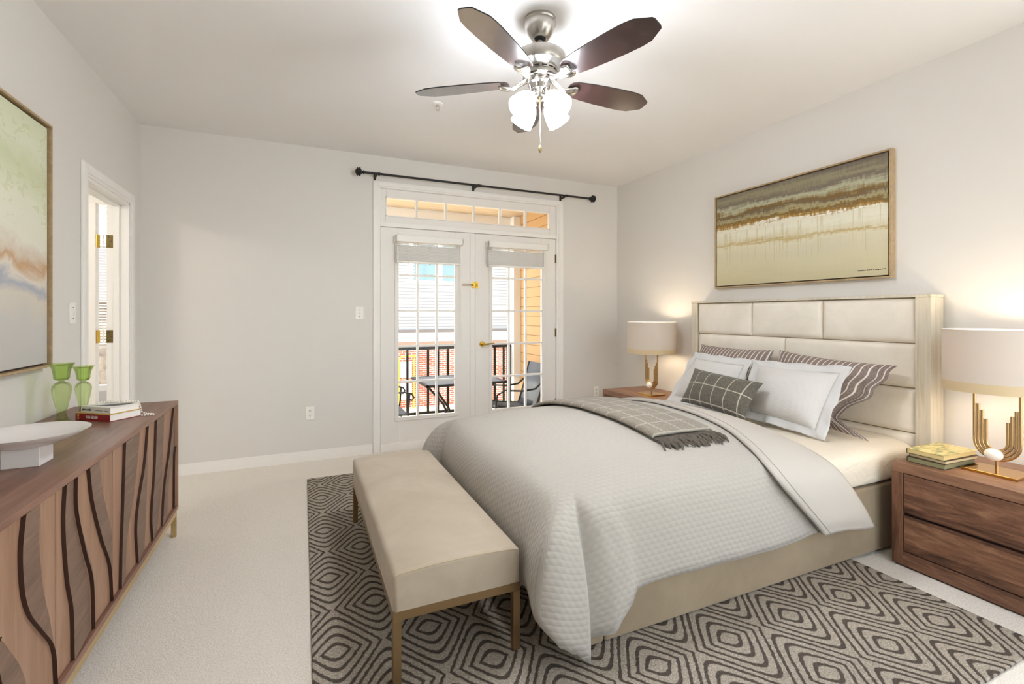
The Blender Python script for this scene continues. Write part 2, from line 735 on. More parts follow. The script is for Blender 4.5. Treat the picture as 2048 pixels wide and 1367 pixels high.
# paintings (UV: u left to right for the viewer, v upward)
m = Mat('abstract_ochre_painting', (200, 190, 150), 0.55, spec=0.3)
uv = m.coord('UV')
u, v, _ = m.sep(uv)
warp = m.noise(m.mapping(uv, (1.6, 5, 1)), 2.0, 5, 0.6)
fine = m.noise(m.mapping(uv, (3, 34, 1)), 1.6, 5, 0.65, 0.6)
vv = m.math('ADD', v, m.math('ADD', m.math('MULTIPLY', m.math('SUBTRACT', warp, 0.5), 0.17), m.math('MULTIPLY', m.math('SUBTRACT', fine, 0.5), 0.10)))
vv = m.math('SUBTRACT', vv, m.math('MULTIPLY', m.math('SUBTRACT', u, 0.5), -0.05))
drip = m.noise(m.mapping(uv, (64, 2.0, 1)), 1.0, 4, 0.65)
vv = m.math('ADD', vv, m.math('MULTIPLY', m.math('SUBTRACT', drip, 0.5), 0.10))
c = m.ramp(vv, [(0.0, (196, 187, 152)), (0.18, (206, 198, 166)), (0.30, (208, 201, 174)), (0.395, (216, 210, 184)), (0.43, (190, 166, 112)),
                (0.46, (214, 208, 180)), (0.54, (228, 225, 207)), (0.60, (222, 218, 196)), (0.63, (166, 131, 66)), (0.67, (118, 92, 46)), (0.70, (170, 160, 122)),
                (0.735, (112, 98, 76)), (0.77, (124, 96, 48)), (0.82, (180, 180, 152)), (0.87, (116, 104, 92)), (0.93, (146, 140, 112)), (1.0, (110, 100, 90))])
fl = m.noise(m.mapping(uv, (60, 60, 1)), 1.0, 2, 0.6)
inb = m.math('MULTIPLY', m.math('GREATER_THAN', vv, 0.595), m.math('LESS_THAN', vv, 0.625))
c = m.mix(m.math('MULTIPLY', inb, m.math('GREATER_THAN', fl, 0.54)), c, (238, 236, 228))
dr2 = m.math('MULTIPLY', m.math('GREATER_THAN', m.noise(m.mapping(uv, (90, 1.4, 1), loc=(3.1, 0.7, 0)), 1.0, 2, 0.5), 0.60), m.math('MULTIPLY', m.math('GREATER_THAN', v, 0.22), m.math('LESS_THAN', v, 0.585)))
c = m.mix(m.math('MULTIPLY', dr2, 0.40), c, (186, 172, 124))
m.color(c)
m.bump(fine, 0.15, 0.003)
MT['art_r'] = m.m
m = Mat('abstract_pastel_painting', (220, 220, 200), 0.55, spec=0.3)
uv = m.coord('UV')
u, v, _ = m.sep(uv)
warp = m.noise(m.mapping(uv, (2.4, 4, 1)), 1.6, 6, 0.62, 0.5)
vv = m.math('ADD', v, m.math('MULTIPLY', m.math('SUBTRACT', warp, 0.5), 0.2))
vv = m.math('ADD', vv, m.math('MULTIPLY', m.math('SUBTRACT', u, 0.5), 0.10))
c = m.ramp(vv, [(0.0, (192, 190, 186)), (0.2, (198, 196, 192)), (0.30, (212, 204, 190)), (0.35, (168, 172, 184)), (0.395, (222, 214, 200)), (0.44, (196, 158, 118)), (0.465, (212, 198, 180)),
                (0.52, (226, 224, 208)), (0.7, (224, 226, 204)), (0.82, (206, 212, 176)), (0.9, (220, 224, 200)), (1.0, (214, 220, 190))])
pt = m.noise(m.mapping(uv, (5, 9, 1)), 2.0, 4, 0.7, 1.0)
spot = m.math('MULTIPLY', m.math('GREATER_THAN', pt, 0.58), m.math('MULTIPLY', m.math('GREATER_THAN', v, 0.55), 0.35))
c = m.mix(spot, c, (186, 196, 140))
m.color(c)
MT['art_l'] = m.m
MT['bookart'] = None
m = Mat('landscape_book_cover', (210, 190, 120), 0.35)
nn = m.noise(m.mapping(m.coord(), (8, 14, 8)), 2.2, 5, 0.65, 0.8)
m.color(m.ramp(nn, [(0.3, (106, 124, 88)), (0.42, (146, 152, 100)), (0.5, (206, 186, 116)), (0.62, (232, 214, 158)), (0.75, (188, 170, 104))]))
MT['bookart'] = m.m

# outside
m = Mat('vinyl_siding', (146, 148, 149), 0.6)
x, y, z = m.sep(m.coord())
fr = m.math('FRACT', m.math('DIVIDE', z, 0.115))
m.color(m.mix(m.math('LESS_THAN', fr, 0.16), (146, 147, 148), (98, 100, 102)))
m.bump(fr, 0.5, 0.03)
MT['siding'] = m.m
m = Mat('tan_siding', (196, 156, 108), 0.6)
x, y, z = m.sep(m.coord())
fr = m.math('FRACT', m.math('DIVIDE', z, 0.125))
m.color(m.mix(m.math('LESS_THAN', fr, 0.06), (196, 158, 110), (126, 92, 54)))
m.bump(fr, 0.5, 0.03)
MT['tan'] = m.m
m = Mat('tan_soffit', (236, 204, 158), 0.6)
x, y, z = m.sep(m.coord())
fr = m.math('FRACT', m.math('DIVIDE', y, 0.1))
m.color(m.mix(m.math('LESS_THAN', fr, 0.08), (196, 178, 152), (156, 130, 98)))
MT['soffit'] = m.m
m = Mat('brick_wall', (160, 90, 70), 0.9)
br = m.node('ShaderNodeTexBrick')
br.inputs['Color1'].default_value = lin((176, 96, 74))
br.inputs['Color2'].default_value = lin((142, 78, 62))
br.inputs['Mortar'].default_value = lin((214, 196, 178))
br.inputs['Scale'].default_value = 1.0
br.inputs['Mortar Size'].default_value = 0.010
br.inputs['Brick Width'].default_value = 0.22
br.inputs['Row Height'].default_value = 0.078
m.l.new(m.mapping(m.coord(), (1, 1, 1), (radians(-90), 0, 0)), br.inputs['Vector'])
x, y, z = m.sep(m.coord())
m.l.new(m.comb(x, z, 0.0), br.inputs['Vector'])
m.color(br.outputs[0])
MT['brick'] = m.m
MT['extglass'] = M('neighbour_window_glass', (96, 122, 128), 0.15)
MT['extwhite'] = M('exterior_white', (240, 240, 238), 0.6)
MT['iron'] = M('black_iron', (30, 27, 26), 0.45, 0.2)
m = Mat('sling_mesh', (72, 74, 78), 0.7)
ck = m.node('ShaderNodeTexChecker')
ck.inputs['Scale'].default_value = 90
ck.inputs['Color1'].default_value = lin((58, 60, 64))
ck.inputs['Color2'].default_value = lin((112, 114, 118))
m.l.new(m.coord(), ck.inputs['Vector'])
m.color(ck.outputs[0])
MT['sling'] = m.m
MT['deck'] = M('deck_boards', (196, 186, 172), 0.8)
m = Mat('dry_lawn', (214, 196, 160), 0.95)
m.color(m.ramp(m.noise(m.coord(), 2.0, 5, 0.7), [(0.35, (196, 172, 134)), (0.7, (228, 214, 186))]))
MT['lawn'] = m.m
MT['yellow'] = M('yellow_pipe_paint', (214, 176, 52), 0.5)
MT['meter'] = M('meter_white', (226, 224, 214), 0.5)


# ------------------------------------------------------------------ room shell
def S(name, mb, mat, parent=None, **k):
    o = build(name, mb, mat, parent, **k)
    if parent is None:
        o['kind'] = 'structure'
    return o


S('floor', MB().box(XL - 0.12, XR + 0.12, YF - 0.12, YB + 0.12, -0.12, 0.0), MT['carpet'], origin=(0, 0, 0))
S('ceiling', MB().box(XL - 0.12, XR + 0.12, YF - 0.12, YB + 0.12, H, H + 0.12), MT['ceil'], origin=(0, 0, H))
RY0_, RY1_, RZ0_, RZ1_ = -0.66, 0.92, 0.35, 2.52
S('wall_right', MB().box(XR, XR + 0.12, RY1_, YB + 0.12, 0, H).box(XR, XR + 0.12, YF - 0.12, RY0_, 0, H)
  .box(XR, XR + 0.12, RY0_, RY1_, 0, RZ0_).box(XR, XR + 0.12, RY0_, RY1_, RZ1_, H), MT['wall'], origin=(XR, 0, 0))
mb = MB()
for a in (RY0_, (RY0_ + RY1_) / 2 - 0.03, RY1_ - 0.06):
    mb.box(XR + 0.03, XR + 0.09, a, a + 0.06, RZ0_, RZ1_)
mb.box(XR + 0.03, XR + 0.09, RY0_, RY1_, RZ0_, RZ0_ + 0.06).box(XR + 0.03, XR + 0.09, RY0_, RY1_, RZ1_ - 0.06, RZ1_)
w4 = S('window_fill_right', mb, MT['trim'])  # invented window, out of view, added so daylight fills the left side
build('glass_pane', MB().box(XR + 0.058, XR + 0.062, RY0_ + 0.06, RY1_ - 0.06, RZ0_ + 0.06, RZ1_ - 0.06), MT['pane'], w4)
QX0, QX1, QZ0, QZ1 = 0.95, 3.05, 0.30, 2.52
S('wall_front', MB().box(XL, QX0, YF - 0.12, YF, 0, H).box(QX1, XR, YF - 0.12, YF, 0, H)
  .box(QX0, QX1, YF - 0.12, YF, 0, QZ0).box(QX0, QX1, YF - 0.12, YF, QZ1, H), MT['wall'], origin=(0, YF, 0))
mb = MB()
for i in range(4):
    a = lerp(QX0, QX1 - 0.06, i / 3)
    mb.box(a, a + 0.06, YF - 0.09, YF - 0.03, QZ0, QZ1)
mb.box(QX0, QX1, YF - 0.09, YF - 0.03, QZ0, QZ0 + 0.06).box(QX0, QX1, YF - 0.09, YF - 0.03, QZ1 - 0.06, QZ1)
w3 = S('window_fill_front', mb, MT['trim'])  # unseen window added behind the camera to bring in soft frontal daylight
build('glass_pane', MB().box(QX0 + 0.06, QX1 - 0.06, YF - 0.062, YF - 0.058, QZ0 + 0.06, QZ1 - 0.06), MT['pane'], w3)
# left wall with the doorway
DY0, DY1, DZ = 3.508, 4.254, 2.078
S('wall_left', MB().box(XL - 0.11, XL, YF - 0.12, DY0, 0, H).box(XL - 0.11, XL, DY1, YB, 0, H)
  .box(XL - 0.11, XL, DY0, DY1, DZ, H), MT['wall'], origin=(XL, 0, 0))
# back wall with the patio door opening
OX0, OX1, OZ = 0.640, 2.535, 2.455
S('wall_back', MB().box(XL - 0.11, OX0, YB, YB + 0.12, 0, H).box(OX1, XR, YB, YB + 0.12, 0, H)
  .box(OX0, OX1, YB, YB + 0.12, OZ, H), MT['wall'], origin=(0, YB, 0))


def baseboard(name, a, b, axis, face, sgn):
    """axis 'x': runs along x at y=face, sticks out by sgn"""
    mb = MB()
    for t, z0, z1 in ((0.014, 0.0, 0.066), (0.010, 0.066, 0.080), (0.005, 0.080, 0.088)):
        if axis == 'x':
            mb.box(a, b, min(face, face + sgn * t), max(face, face + sgn * t), z0, z1)
        else:
            mb.box(min(face, face + sgn * t), max(face, face + sgn * t), a, b, z0, z1)
    S(name, mb, MT['trim'])


baseboard('baseboard_back', XL + 0.001, 0.585, 'x', YB, -1)
baseboard('baseboard_back_right', 2.60, XR - 0.001, 'x', YB, -1)
baseboard('baseboard_right', YF + 0.001, YB - 0.016, 'y', XR, -1)
baseboard('baseboard_left', YF + 0.001, 3.43, 'y', XL, 1)


# patio door casing
def casing_profile(mb, pts_outer_inner):
    pass


mb = MB()
CX0, CX1, CZ = 0.588, 2.592, 2.507
for t, w in ((0.012, 0.060), (0.020, 0.040)):
    a0, a1 = CX0 + (0.0 if t < 0.015 else 0.006), CX1 - (0.0 if t < 0.015 else 0.006)
    zt = CZ if t < 0.015 else CZ - 0.006
    mb.box(a0, a0 + w, YB - t, YB, 0.0, zt)
    mb.box(a1 - w, a1, YB - t, YB, 0.0, zt)
    mb.box(a0 + w, a1 - w, YB - t, YB, zt - w, zt)
S('trim_1', mb, MT['trim'], bevel=0.003)
# jamb / frame of the unit
mb = MB()
FY0, FY1 = YB - 0.004, YB + 0.11
mb.box(OX0, 0.656, FY0, FY1, 0.0, OZ).box(2.514, OX1, FY0, FY1, 0.0, OZ)
mb.box(0.656, 2.514, FY0, FY1, 2.445, OZ)
mb.box(0.656, 2.514, FY0, FY1, 2.093, 2.135)
mb.box(0.656, 2.514, YB + 0.0, FY1, 0.0, 0.045)
mb.box(0.656, 2.514, YB - 0.012, YB + 0.01, 0.0, 0.075)
S('trim_2', mb, MT['trim'], bevel=0.003)

# transom window
LY0, LY1 = YB + 0.012, YB + 0.052
tw = thing('window_1', (1.585, LY0, 2.135), 'white six-pane transom window above the two glazed patio doors', 'window', kind='structure')
mb = MB()
GX0, GX1, GZ0, GZ1 = 0.707, 2.440, 2.193, 2.372
mb.box(0.656, GX0, LY0, LY1, 2.135, 2.445).box(GX1, 2.514, LY0, LY1, 2.135, 2.445)
mb.box(GX0, GX1, LY0, LY1, 2.135, GZ0).box(GX0, GX1, LY0, LY1, GZ1, 2.445)
build('window_sash', mb, MT['door'], tw, bevel=0.003)
mb = MB()
for i in range(1, 6):
    xx = lerp(GX0, GX1, i / 6)
    mb.box(xx - 0.010, xx + 0.010, LY0 - 0.003, LY1, GZ0, GZ1)
build('muntin_bars', mb, MT['door'], tw, bevel=0.002)
mb = MB()
for a, b, c_, d_ in ((GX0, GX1, GZ0 - 0.0, GZ0 + 0.008), (GX0, GX1, GZ1 - 0.008, GZ1)):
    mb.box(a, b, LY0 - 0.005, LY1, c_, d_)
mb.box(GX0, GX0 + 0.008, LY0 - 0.005, LY1, GZ0, GZ1).box(GX1 - 0.008, GX1, LY0 - 0.005, LY1, GZ0, GZ1)
build('glazing_bead', mb, MT['trim'], tw)
build('glass_pane', MB().box(GX0, GX1, LY0 + 0.018, LY0 + 0.022, GZ0, GZ1), MT['pane'], tw)


def french_leaf(name, x0, x1, gx0, gx1, label):
    z0, z1, gz0, gz1 = 0.048, 2.089, 0.303, 1.985
    r = thing(name, ((x0 + x1) / 2, LY0, z0), label, 'door', kind='structure')
    mb = MB()
    mb.box(x0, gx0, LY0, LY1, z0, z1).box(gx1, x1, LY0, LY1, z0, z1)
    mb.box(gx0, gx1, LY0, LY1, z0, gz0).box(gx0, gx1, LY0, LY1, gz1, z1)
    build('door_leaf', mb, MT['door'], r, bevel=0.002)
    mb = MB()
    w = 0.030
    for a, b, c_, d_ in ((gx0 - w, gx1 + w, gz0 - w, gz0 + 0.006), (gx0 - w, gx1 + w, gz1 - 0.006, gz1 + w),
                         (gx0 - w, gx0 + 0.006, gz0 + 0.006, gz1 - 0.006), (gx1 - 0.006, gx1 + w, gz0 + 0.006, gz1 - 0.006)):
        mb.box(a, b, LY0 - 0.012, LY0 + 0.01, c_, d_)
    build('lite_frame', mb, MT['door'], r, bevel=0.005, seg=3)
    mb = MB()
    for i in (1, 2):
        xx = lerp(gx0, gx1, i / 3)
        mb.box(xx - 0.009, xx + 0.009, LY0 - 0.006, LY0 + 0.030, gz0, gz1)
    for i in range(1, 5):
        zz = lerp(gz0, gz1, i / 5)
        mb.box(gx0, gx1, LY0 - 0.005, LY0 + 0.029, zz - 0.009, zz + 0.009)
    build('muntin_bars', mb, MT['trim'], r, bevel=0.002)
    build('glass_pane', MB().box(gx0, gx1, LY0 + 0.012, LY0 + 0.016, gz0, gz1), MT['pane'], r)
    return r


d1 = french_leaf('door_1', 0.660, 1.580, 0.818, 1.379, 'left white patio door with fifteen glass lites and brass flip latch')
d2 = french_leaf('door_2', 1.588, 2.508, 1.764, 2.345, 'right white patio door with brass lever handle and hinges')
# astragal strip on the fixed leaf
build('astragal', MB().box(1.530, 1.582, LY0 - 0.010, LY0 + 0.002, 0.048, 2.089), MT['door'], d1, bevel=0.003)
# lever handle, latch, hinges
hb_ = MB()
hb_.cyl((1.662, LY0, 0.975), (1.662, LY0 - 0.012, 0.975), 0.030, 0.026, 24)
hb_.cyl((1.662, LY0 - 0.012, 0.975), (1.662, LY0 - 0.05, 0.975), 0.011, 0.011, 14)
hb_.tube([(1.650, LY0 - 0.05, 0.974), (1.69, LY0 - 0.052, 0.976), (1.73, LY0 - 0.05, 0.981), (1.775, LY0 - 0.045, 0.984)], [0.011, 0.009, 0.007, 0.006], 10)
tag(build('door_handle', hb_, MT['brass'], d2, smooth=True), 'brass lever handle')
for zz in (1.88, 1.08, 0.32):
    build('hinge', MB().cyl((2.511, LY0 - 0.006, zz - 0.045), (2.511, LY0 - 0.006, zz + 0.045), 0.0065, n=10)
          .box(2.500, 2.509, LY0 - 0.003, LY0 + 0.002, zz - 0.045, zz + 0.045), MT['oldbrass'], d2, smooth=True)
lt = MB()
lt.box(1.545, 1.578, LY0 - 0.018, LY0 - 0.009, 1.540, 1.600)
lt.cyl((1.562, LY0 - 0.018, 1.570), (1.562, LY0 - 0.032, 1.570), 0.014, 0.010, 16)
lt.tube([(1.560, LY0 - 0.03, 1.576), (1.50, LY0 - 0.028, 1.578), (1.445, LY0 - 0.022, 1.577), (1.440, LY0 - 0.021, 1.570), (1.447, LY0 - 0.022, 1.564), (1.50, LY0 - 0.028, 1.565), (1.560, LY0 - 0.03, 1.565)], 0.003, 8)
for dx in (-0.010, 0.010):
    for dz in (-0.024, 0.024):
        lt.sphere((1.5615 + dx, LY0 - 0.019, 1.570 + dz), 0.004, n=8, m=5)
tag(build('flip_latch', lt, MT['brass'], d1, smooth=True), 'brass flip latch')
lt = MB().box(1.592, 1.618, LY0 - 0.008, LY0 + 0.001, 1.540, 1.600)
lt.tube([(1.604, LY0 - 0.008, 1.59), (1.604, LY0 - 0.022, 1.58), (1.604, LY0 - 0.022, 1.56), (1.604, LY0 - 0.008, 1.55)], 0.004, 8)
tag(build('latch_plate', lt, MT['brass'], d2, smooth=True), 'brass latch plate')

# interior door and its casing on the left wall
mb = MB()
for t, w, ins in ((0.012, 0.076, 0.0), (0.018, 0.050, 0.008)):
    a0, a1, zt = DY0 - 0.076 + ins, DY1 + 0.076 - ins, DZ + 0.076 - ins
    mb.box(XL, XL + t, a0, a0 + w, 0.0, zt).box(XL, XL + t, a1 - w, a1, 0.0, zt)
    mb.box(XL, XL + t, a0 + w, a1 - w, zt - w, zt)
S('trim_3', mb, MT['trim'], bevel=0.004)
mb = MB()
JX = XL - 0.125
mb.box(JX, XL + 0.004, DY0 - 0.001, DY0 + 0.018, 0.0, DZ).box(JX, XL + 0.004, DY1 - 0.018, DY1 + 0.001, 0, DZ).box(JX, XL + 0.004, DY0, DY1, DZ - 0.018, DZ + 0.001)
mb.box(XL - 0.085, XL - 0.050, DY0, DY0 + 0.030, 0.0, DZ).box(XL - 0.085, XL - 0.050, DY1 - 0.030, DY1, 0, DZ).box(XL - 0.085, XL - 0.050, DY0, DY1, DZ - 0.030, DZ)
S('trim_4', mb, MT['trim'], bevel=0.002)
# open leaf, hinged at the far jamb, swung into the next room
d3 = thing('door_3', (-1.33, 4.25, 0.01), 'white interior door standing open beyond the left doorway, on brass hinges', 'door', kind='structure')
A = Vector((-1.331, 4.219, 0))
e = Vector((0.252, 0.968, 0))
l = Vector((-0.968, 0.252, 0))


def slab(p, q, w, z0, z1):
    pts = [p, q, q + w, p + w]
    return [(v.x, v.y, z0) for v in pts] + [(v.x, v.y, z1) for v in pts]


build('door_leaf', MB().hexa(slab(A, A + e * 0.035, l * 0.70, 0.01, 2.06)), MT['door'], d3, bevel=0.002)
for zz in (1.795, 1.120, 0.25):
    pin = Vector((-1.292, 4.238, zz))
    hm = MB()
    for k in range(5):
        hm.cyl((pin.x, pin.y, zz - 0.044 + k * 0.018), (pin.x, pin.y, zz - 0.044 + k * 0.018 + 0.016), 0.0065, n=10)
    hm.sphere((pin.x, pin.y, zz + 0.052), 0.005, n=8, m=5)
    h = build('hinge', hm, MT['plastic'], d3, smooth=True)
    q = A + e * 0.002 - l * 0.002
    tag(build('hinge_leaf', MB().hexa(slab(q, q + e * 0.036, -l * 0.003, zz - 0.045, zz + 0.045)), MT['brass'], h), 'bright brass hinge leaf')
    tag(build('hinge_leaf', MB().box(-1.276, -1.236, DY1 - 0.021, DY1 - 0.0175, zz - 0.045, zz + 0.045), MT['oldbrass'], h), 'aged brass hinge leaf')
    sc = MB()
    for dz, dx in ((0.03, -0.008), (0.0, 0.006), (-0.03, -0.008)):
        sc.cyl((-1.254 + dx, DY1 - 0.020, zz + dz), (-1.254 + dx, DY1 - 0.0225, zz + dz), 0.004, n=8)
    build('hinge_screws', sc, MT['slot'], h)

# the next room beyond the doorway
BX0, BX1 = -2.9, XL - 0.11
S('floor_next_room', MB().box(BX0, BX1, 2.4, YB + 0.12, -0.12, 0.0), M('pale_tile', (214, 210, 204), 0.4), origin=(-2, 3, 0))
S('ceiling_next_room', MB().box(BX0, BX1, 2.4, YB + 0.12, 2.5, 2.6), MT['ceil'], origin=(-2, 3, 2.5))
S('wall_next_room_left', MB().box(BX0 - 0.1, BX0, 2.4, YB + 0.12, 0, 2.5), MT['wall'])
S('wall_next_room_front', MB().box(BX0, BX1, 2.3, 2.4, 0, 2.5), MT['wall'])
NX0, NX1, NZ0, NZ1 = -1.98, -1.30, 0.70, 2.16
S('wall_next_room_back', MB().box(BX0, NX0, YB, YB + 0.12, 0, 2.5).box(NX1, BX1, YB, YB + 0.12, 0, 2.5)
  .box(NX0, NX1, YB, YB + 0.12, 0, NZ0).box(NX0, NX1, YB, YB + 0.12, NZ1, 2.5), MT['wall'])
w2 = thing('window_2', ((NX0 + NX1) / 2, YB, NZ0), 'white window with a slatted blind seen through the left doorway', 'window', kind='structure')
mb = MB()
mb.box(NX0, NX0 + 0.04, YB + 0.03, YB + 0.09, NZ0, NZ1).box(NX1 - 0.04, NX1, YB + 0.03, YB + 0.09, NZ0, NZ1)
mb.box(NX0, NX1, YB + 0.03, YB + 0.09, NZ0, NZ0 + 0.04).box(NX0, NX1, YB + 0.03, YB + 0.09, NZ1 - 0.04, NZ1)
build('window_frame', mb, MT['trim'], w2)
build('glass_pane', MB().box(NX0 + 0.04, NX1 - 0.04, YB + 0.058, YB + 0.062, NZ0 + 0.04, NZ1 - 0.04), MT['pane'], w2)
bl = thing('window_blind', ((NX0 + NX1) / 2, YB + 0.02, 1.02), 'white slatted blind lowered over the window beyond the left doorway', 'blind')
mb = MB()
k = 0
zz = 1.05
while zz < 2.10:
    mb.hexa([(NX0 + 0.01, YB + 0.005, zz), (NX1 - 0.01, YB + 0.005, zz), (NX1 - 0.01, YB + 0.027, zz + 0.010), (NX0 + 0.01, YB + 0.027, zz + 0.010),
             (NX0 + 0.01, YB + 0.005, zz + 0.0012), (NX1 - 0.01, YB + 0.005, zz + 0.0012), (NX1 - 0.01, YB + 0.027, zz + 0.0112), (NX0 + 0.01, YB + 0.027, zz + 0.0112)])
    zz += 0.021
build('blind_slats', mb, MT['blind'], bl)
build('headrail', MB().box(NX0 + 0.005, NX1 - 0.005, YB + 0.002, YB + 0.03, 2.10, NZ1), MT['blind'], bl)
build('bottom_rail', MB().box(NX0 + 0.01, NX1 - 0.01, YB + 0.006, YB + 0.026, 1.02, 1.04), MT['blind'], bl)
bt = bpy.data.lights.new('next_room_fill', 'POINT')  # added fill light without a fixture, brightens the view through the doorway
bt.energy = NEXT_ROOM_FILL_W
bt.shadow_soft_size = 0.12
bt.color = (1, 0.96, 0.9)
bto = bpy.data.objects.new('next_room_fill', bt)
COL.objects.link(bto)
bto.location = (-2.5, 2.9, 2.3)


# ------------------------------------------------------------------ small wall fittings
def wall_plate(name, c, axis, label, cat, kind_):
    """axis 'y': plate on the back wall; 'x': on the left wall"""
    def bx(mb, a0, a1, d0, d1, z0, z1):
        if axis == 'y':
            mb.box(c[0] + a0, c[0] + a1, YB - d1, YB - d0, c[2] + z0, c[2] + z1)
        else:
            mb.box(XL + d0, XL + d1, c[1] + a0, c[1] + a1, c[2] + z0, c[2] + z1)
        return mb
    r = thing(name, (c[0], c[1], c[2] - 0.058), label, cat)
    build('cover_plate', bx(MB(), -0.036, 0.036, 0.0, 0.006, -0.058, 0.058), MT['plastic'], r, bevel=0.003)
    if kind_ == 'switch':
        build('toggle', bx(bx(MB(), -0.006, 0.006, 0.006, 0.009, -0.013, 0.013), -0.004, 0.004, 0.009, 0.018, 0.0, 0.011), MT['plastic'], r, bevel=0.001)
        sm = MB()
        for dz in (-0.03, 0.03):
            bx(sm, -0.003, 0.003, 0.006, 0.0072, dz - 0.003, dz + 0.003)
        bx(sm, 0.0045, 0.0062, 0.0062, 0.0095, -0.013, 0.013)
        build('screw', sm, MT['slot'], r)
    else:
        for dz in (-0.0195, 0.0195):
            rm = MB()
            pts = []
            for i in range(20):
                t = 2 * pi * i / 20
                pts.append((0.0165 * max(-0.9, min(0.9, cos(t) * 1.05)), 0.0145 * sin(t)))
            bx(rm, -0.0155, 0.0155, 0.006, 0.0085, dz - 0.0135, dz + 0.0135)
            q = build('receptacle', rm, MT['plastic'], r, bevel=0.004)
            sl = MB()
            bx(sl, -0.0075, -0.0050, 0.0085, 0.0092, dz - 0.001, dz + 0.008)
            bx(sl, 0.0050, 0.0075, 0.0085, 0.0092, dz - 0.001, dz + 0.008)
            bx(sl, -0.0026, 0.0026, 0.0085, 0.0092, dz - 0.0095, dz - 0.0045)
            build('socket_slots', sl, MT['slot'], q)
    return r


wall_plate('light_switch', (0.471, YB, 1.287), 'y', 'white light switch on the back wall just left of the patio doors', 'switch', 'switch')
wall_plate('light_switch', (XL, 3.322, 1.283), 'x', 'white light switch on the left wall beside the open doorway', 'switch', 'switch')
wall_plate('wall_outlet', (0.057, YB, 0.413), 'y', 'white wall outlet low on the bare back wall', 'outlet', 'outlet')
wall_plate('wall_outlet', (3.022, YB, 0.410), 'y', 'white wall outlet on the back wall beside the far nightstand', 'outlet', 'outlet')

# ------------------------------------------------------------------ curtain rod
RY, RZ = 4.405, 2.548
cr = thing('curtain_rod', (1.68, RY, RZ), 'black curtain rod with leafy finials above the patio doors', 'curtain rod')
build('rod', MB().cyl((0.50, RY, RZ), (2.88, RY, RZ), 0.0105, n=14), MT['black'], cr, smooth=True)
build('coupler', MB().cyl((1.585, RY, RZ), (1.615, RY, RZ), 0.0135, n=14), MT['black'], cr, smooth=True)
for xx, sg in ((0.50, -1), (2.88, 1)):
    fm = MB()
    rot = Matrix.Rotation(radians(90) * sg, 3, 'Y')
    fm.lathe([(0.0, -0.005), (0.014, -0.005), (0.020, 0.002), (0.012, 0.010), (0.012, 0.016), (0.026, 0.026), (0.033, 0.042), (0.030, 0.058), (0.016, 0.072), (0.0, 0.078)], (xx, RY, RZ), 16, rot)
    for i in range(9):
        t = 2 * pi * i / 9
        for rr, zz in ((0.032, 0.036), (0.029, 0.056)):
            p = rot @ Vector((rr * cos(t + zz * 30), rr * sin(t + zz * 30), zz))
            fm.sphere((xx + p.x, RY + p.y, RZ + p.z), 0.0085, n=8, m=5)
    build('finial', fm, MT['black'], cr, smooth=True)
for xx in (0.605, 1.560, 2.560):
    bm_ = MB()
    bm_.box(xx - 0.011, xx + 0.011, YB - 0.006, YB, 2.485, 2.565)
    bm_.box(xx - 0.008, xx + 0.008, RY - 0.004, YB - 0.004, RZ - 0.024, RZ - 0.010)
    bm_.box(xx - 0.009, xx + 0.009, RY - 0.014, RY + 0.014, RZ - 0.022, RZ - 0.006)
    bm_.cyl((xx + 0.018, RY, RZ), (xx + 0.034, RY, RZ), 0.015, n=14)
    build('bracket', bm_, MT['black'], cr)


